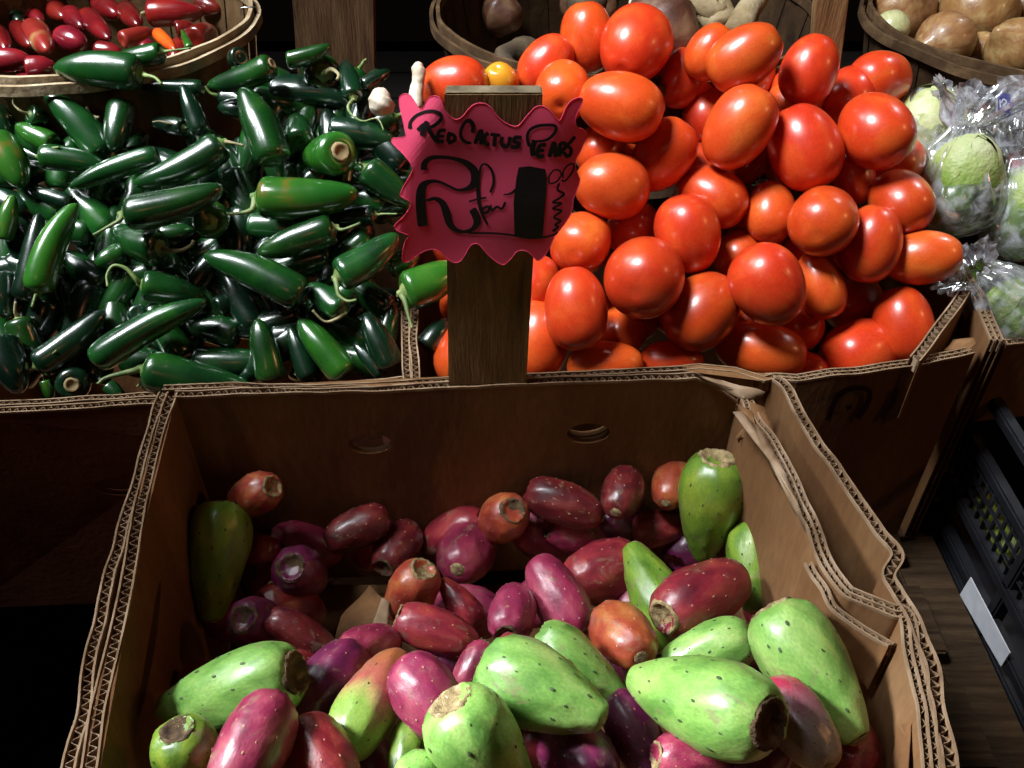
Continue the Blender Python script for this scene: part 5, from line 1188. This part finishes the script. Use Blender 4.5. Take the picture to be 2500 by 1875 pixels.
link('badge', new_mesh('badge', [qp(2157, 200), qp(2183, 203), qp(2180, 243), qp(2155, 240)], [(0, 1, 2, 3)], False), M['label_blue'], tl_)
qw = lambda x, y: at_depth(x, y, .7705) - cq
link('badge_mark', new_mesh('badge_mark', *join([ribbon([(2163, 222), (2168, 214), (2174, 220), (2168, 228), (2175, 233)], 2.6, qw), ribbon([(2160, 215), (2161, 232)], 2.2, qw)]), False), M['label_white'], tl_)

# ------------------------------------------------------------------ black crate, limes and pallet on the lower right
cr = tag(empty('plastic_crate', (.44, .45, -.26)), 'black slatted plastic crate in the dark lower right', 'crate'); co = Vector(cr.location)
CX = .44; y0_, y1_ = .18, .64
def cbox(name, a): return link(name, bevel_box(name, *a, .002), M['black'], cr)
for k, zz in enumerate((-.255, -.212, -.150, -.098)): cbox('rail', (-.004, .008, y0_ - .45, y1_ - .45, zz + .26 - .006, zz + .26 + .006))
for k in range(4): cbox('post', (-.002, .012, y0_ - .45 + k * .15, y0_ - .45 + k * .15 + .012, -.02, .165))
for k in range(34):    # lattice bars of the side window
    y = y0_ - .45 + .012 + k * .0133
    link('lattice_bar', new_mesh('lattice_bar', *tube([Vector((.004, y, .054)), Vector((.004, y + .006, .108))], [.0022, .0022], 6)), M['black'], cr)
for zz in (.066, .080, .094): cbox('lattice_rail', (.001, .006, y0_ - .45, y1_ - .45, zz - .002, zz + .002))
cbox('far_side', (.30, .31, y0_ - .45, y1_ - .45, -.02, .16)); cbox('back_side', (0, .30, y1_ - .45, y1_ - .44, -.02, .16)); cbox('bottom', (0, .30, y0_ - .45, y1_ - .45, -.024, -.016))
P4 = [at_x(x, y, CX - .0065) - co for x, y in ((2096, 1247), (2181, 1410), (2162, 1440), (2073, 1285))]
nl = link('paper_label', new_mesh('paper_label', P4 + [p + Vector((.001, 0, 0)) for p in P4], [(0, 1, 2, 3), (7, 6, 5, 4), (0, 4, 5, 1), (1, 5, 6, 2), (2, 6, 7, 3), (3, 7, 4, 0)], False), M['label_white'], cr); nl['label'] = 'bluish white paper label stuck on the crate rail'
LM = bulb_mesh(9, .06, 1.0); rnd = random.Random(3)
for i in range(26):
    o = link('lime', LM, M['lime_fruit']); o.location = (.475 + (i % 2) * .05 + rnd.uniform(-.004, .004), .21 + (i // 2 % 9) * .048, -.245 + (i // 18) * .045 + (.045 if i % 2 else 0) + .02); o.scale = (.046, .046, .052); o.rotation_euler = (rnd.random() * 6, rnd.random() * 6, 0)
    tag(o, 'yellow green lime behind the lattice of the black crate', 'lime', 'limes in the black crate')
pa = tag(empty('wooden_pallet', (.1, .35, -.262)), 'worn brown wooden pallet under the front box', 'pallet')
for k, (ya, yb) in enumerate(((.03, .105), (.135, .205), (.237, .305), (.337, .41), (.442, .515), (.548, .61))):
    link('slat', bevel_box('slat', -.36, .285, ya - .35, yb - .35, 0, .018, .002, .001), M['slat'], pa)
for x in (-.34, -.02, .28): link('bearer', bevel_box('bearer', x, x + .05, -.32, .27, -.09, -.001, .002), M['slat'], pa)

# ------------------------------------------------------------------ buried fruit: keep the glimpsed ones, name each by what lies on it
bpy.context.view_layer.update()
dg = bpy.context.evaluated_depsgraph_get(); hits = {}
plast = [o for o in scene.objects if o.name.startswith(('plastic_bag', 'bag_tag'))]
for o in plast: o.hide_viewport = True
dg = bpy.context.evaluated_depsgraph_get()
for iy in range(220):
    for ix in range(294):
        r = ray((ix + .5) / 294 * 2212, (iy + .5) / 220 * 1659).normalized(); h = scene.ray_cast(dg, CAM, r)
        if h[0]:
            o = h[4]
            while o.parent: o = o.parent
            hits[o.name] = hits.get(o.name, 0) + 1
for o in plast: o.hide_viewport = False
tops = [o for o in scene.objects if o.parent is None and 'label' in o.keys()]
used = set()
for o in list(tops):
    if 'buried' in o.get('group', '') or o.get('category') == 'lime':
        if hits.get(o.name, 0) < 3:
            tops.remove(o); [bpy.data.objects.remove(c) for c in list(o.children_recursive)]; bpy.data.objects.remove(o)
mains = [o for o in tops if 'buried' not in o.get('group', '') and o.get('category') != 'lime']
for o in tops:
    if 'buried' not in o.get('group', ''): continue
    near = sorted((m_ for m_ in mains if m_['category'] == o['category']), key=lambda m_: (m_.location - o.location).length)
    kind = {'pepper': 'jalapeno' if 'jala' in o.name else 'red pepper', 'tomato': 'tomato'}.get(o['category'], 'cactus pear')
    done = False
    for word in ('buried under', 'deep beside', 'deep behind'):
        for m_ in near[:6]:
            lab = 'dark %s %s the %s' % (kind, word, m_['label'])
            if len(lab.split()) <= 16 and lab not in used: o['label'] = lab; used.add(lab); done = True; break
        if done: break
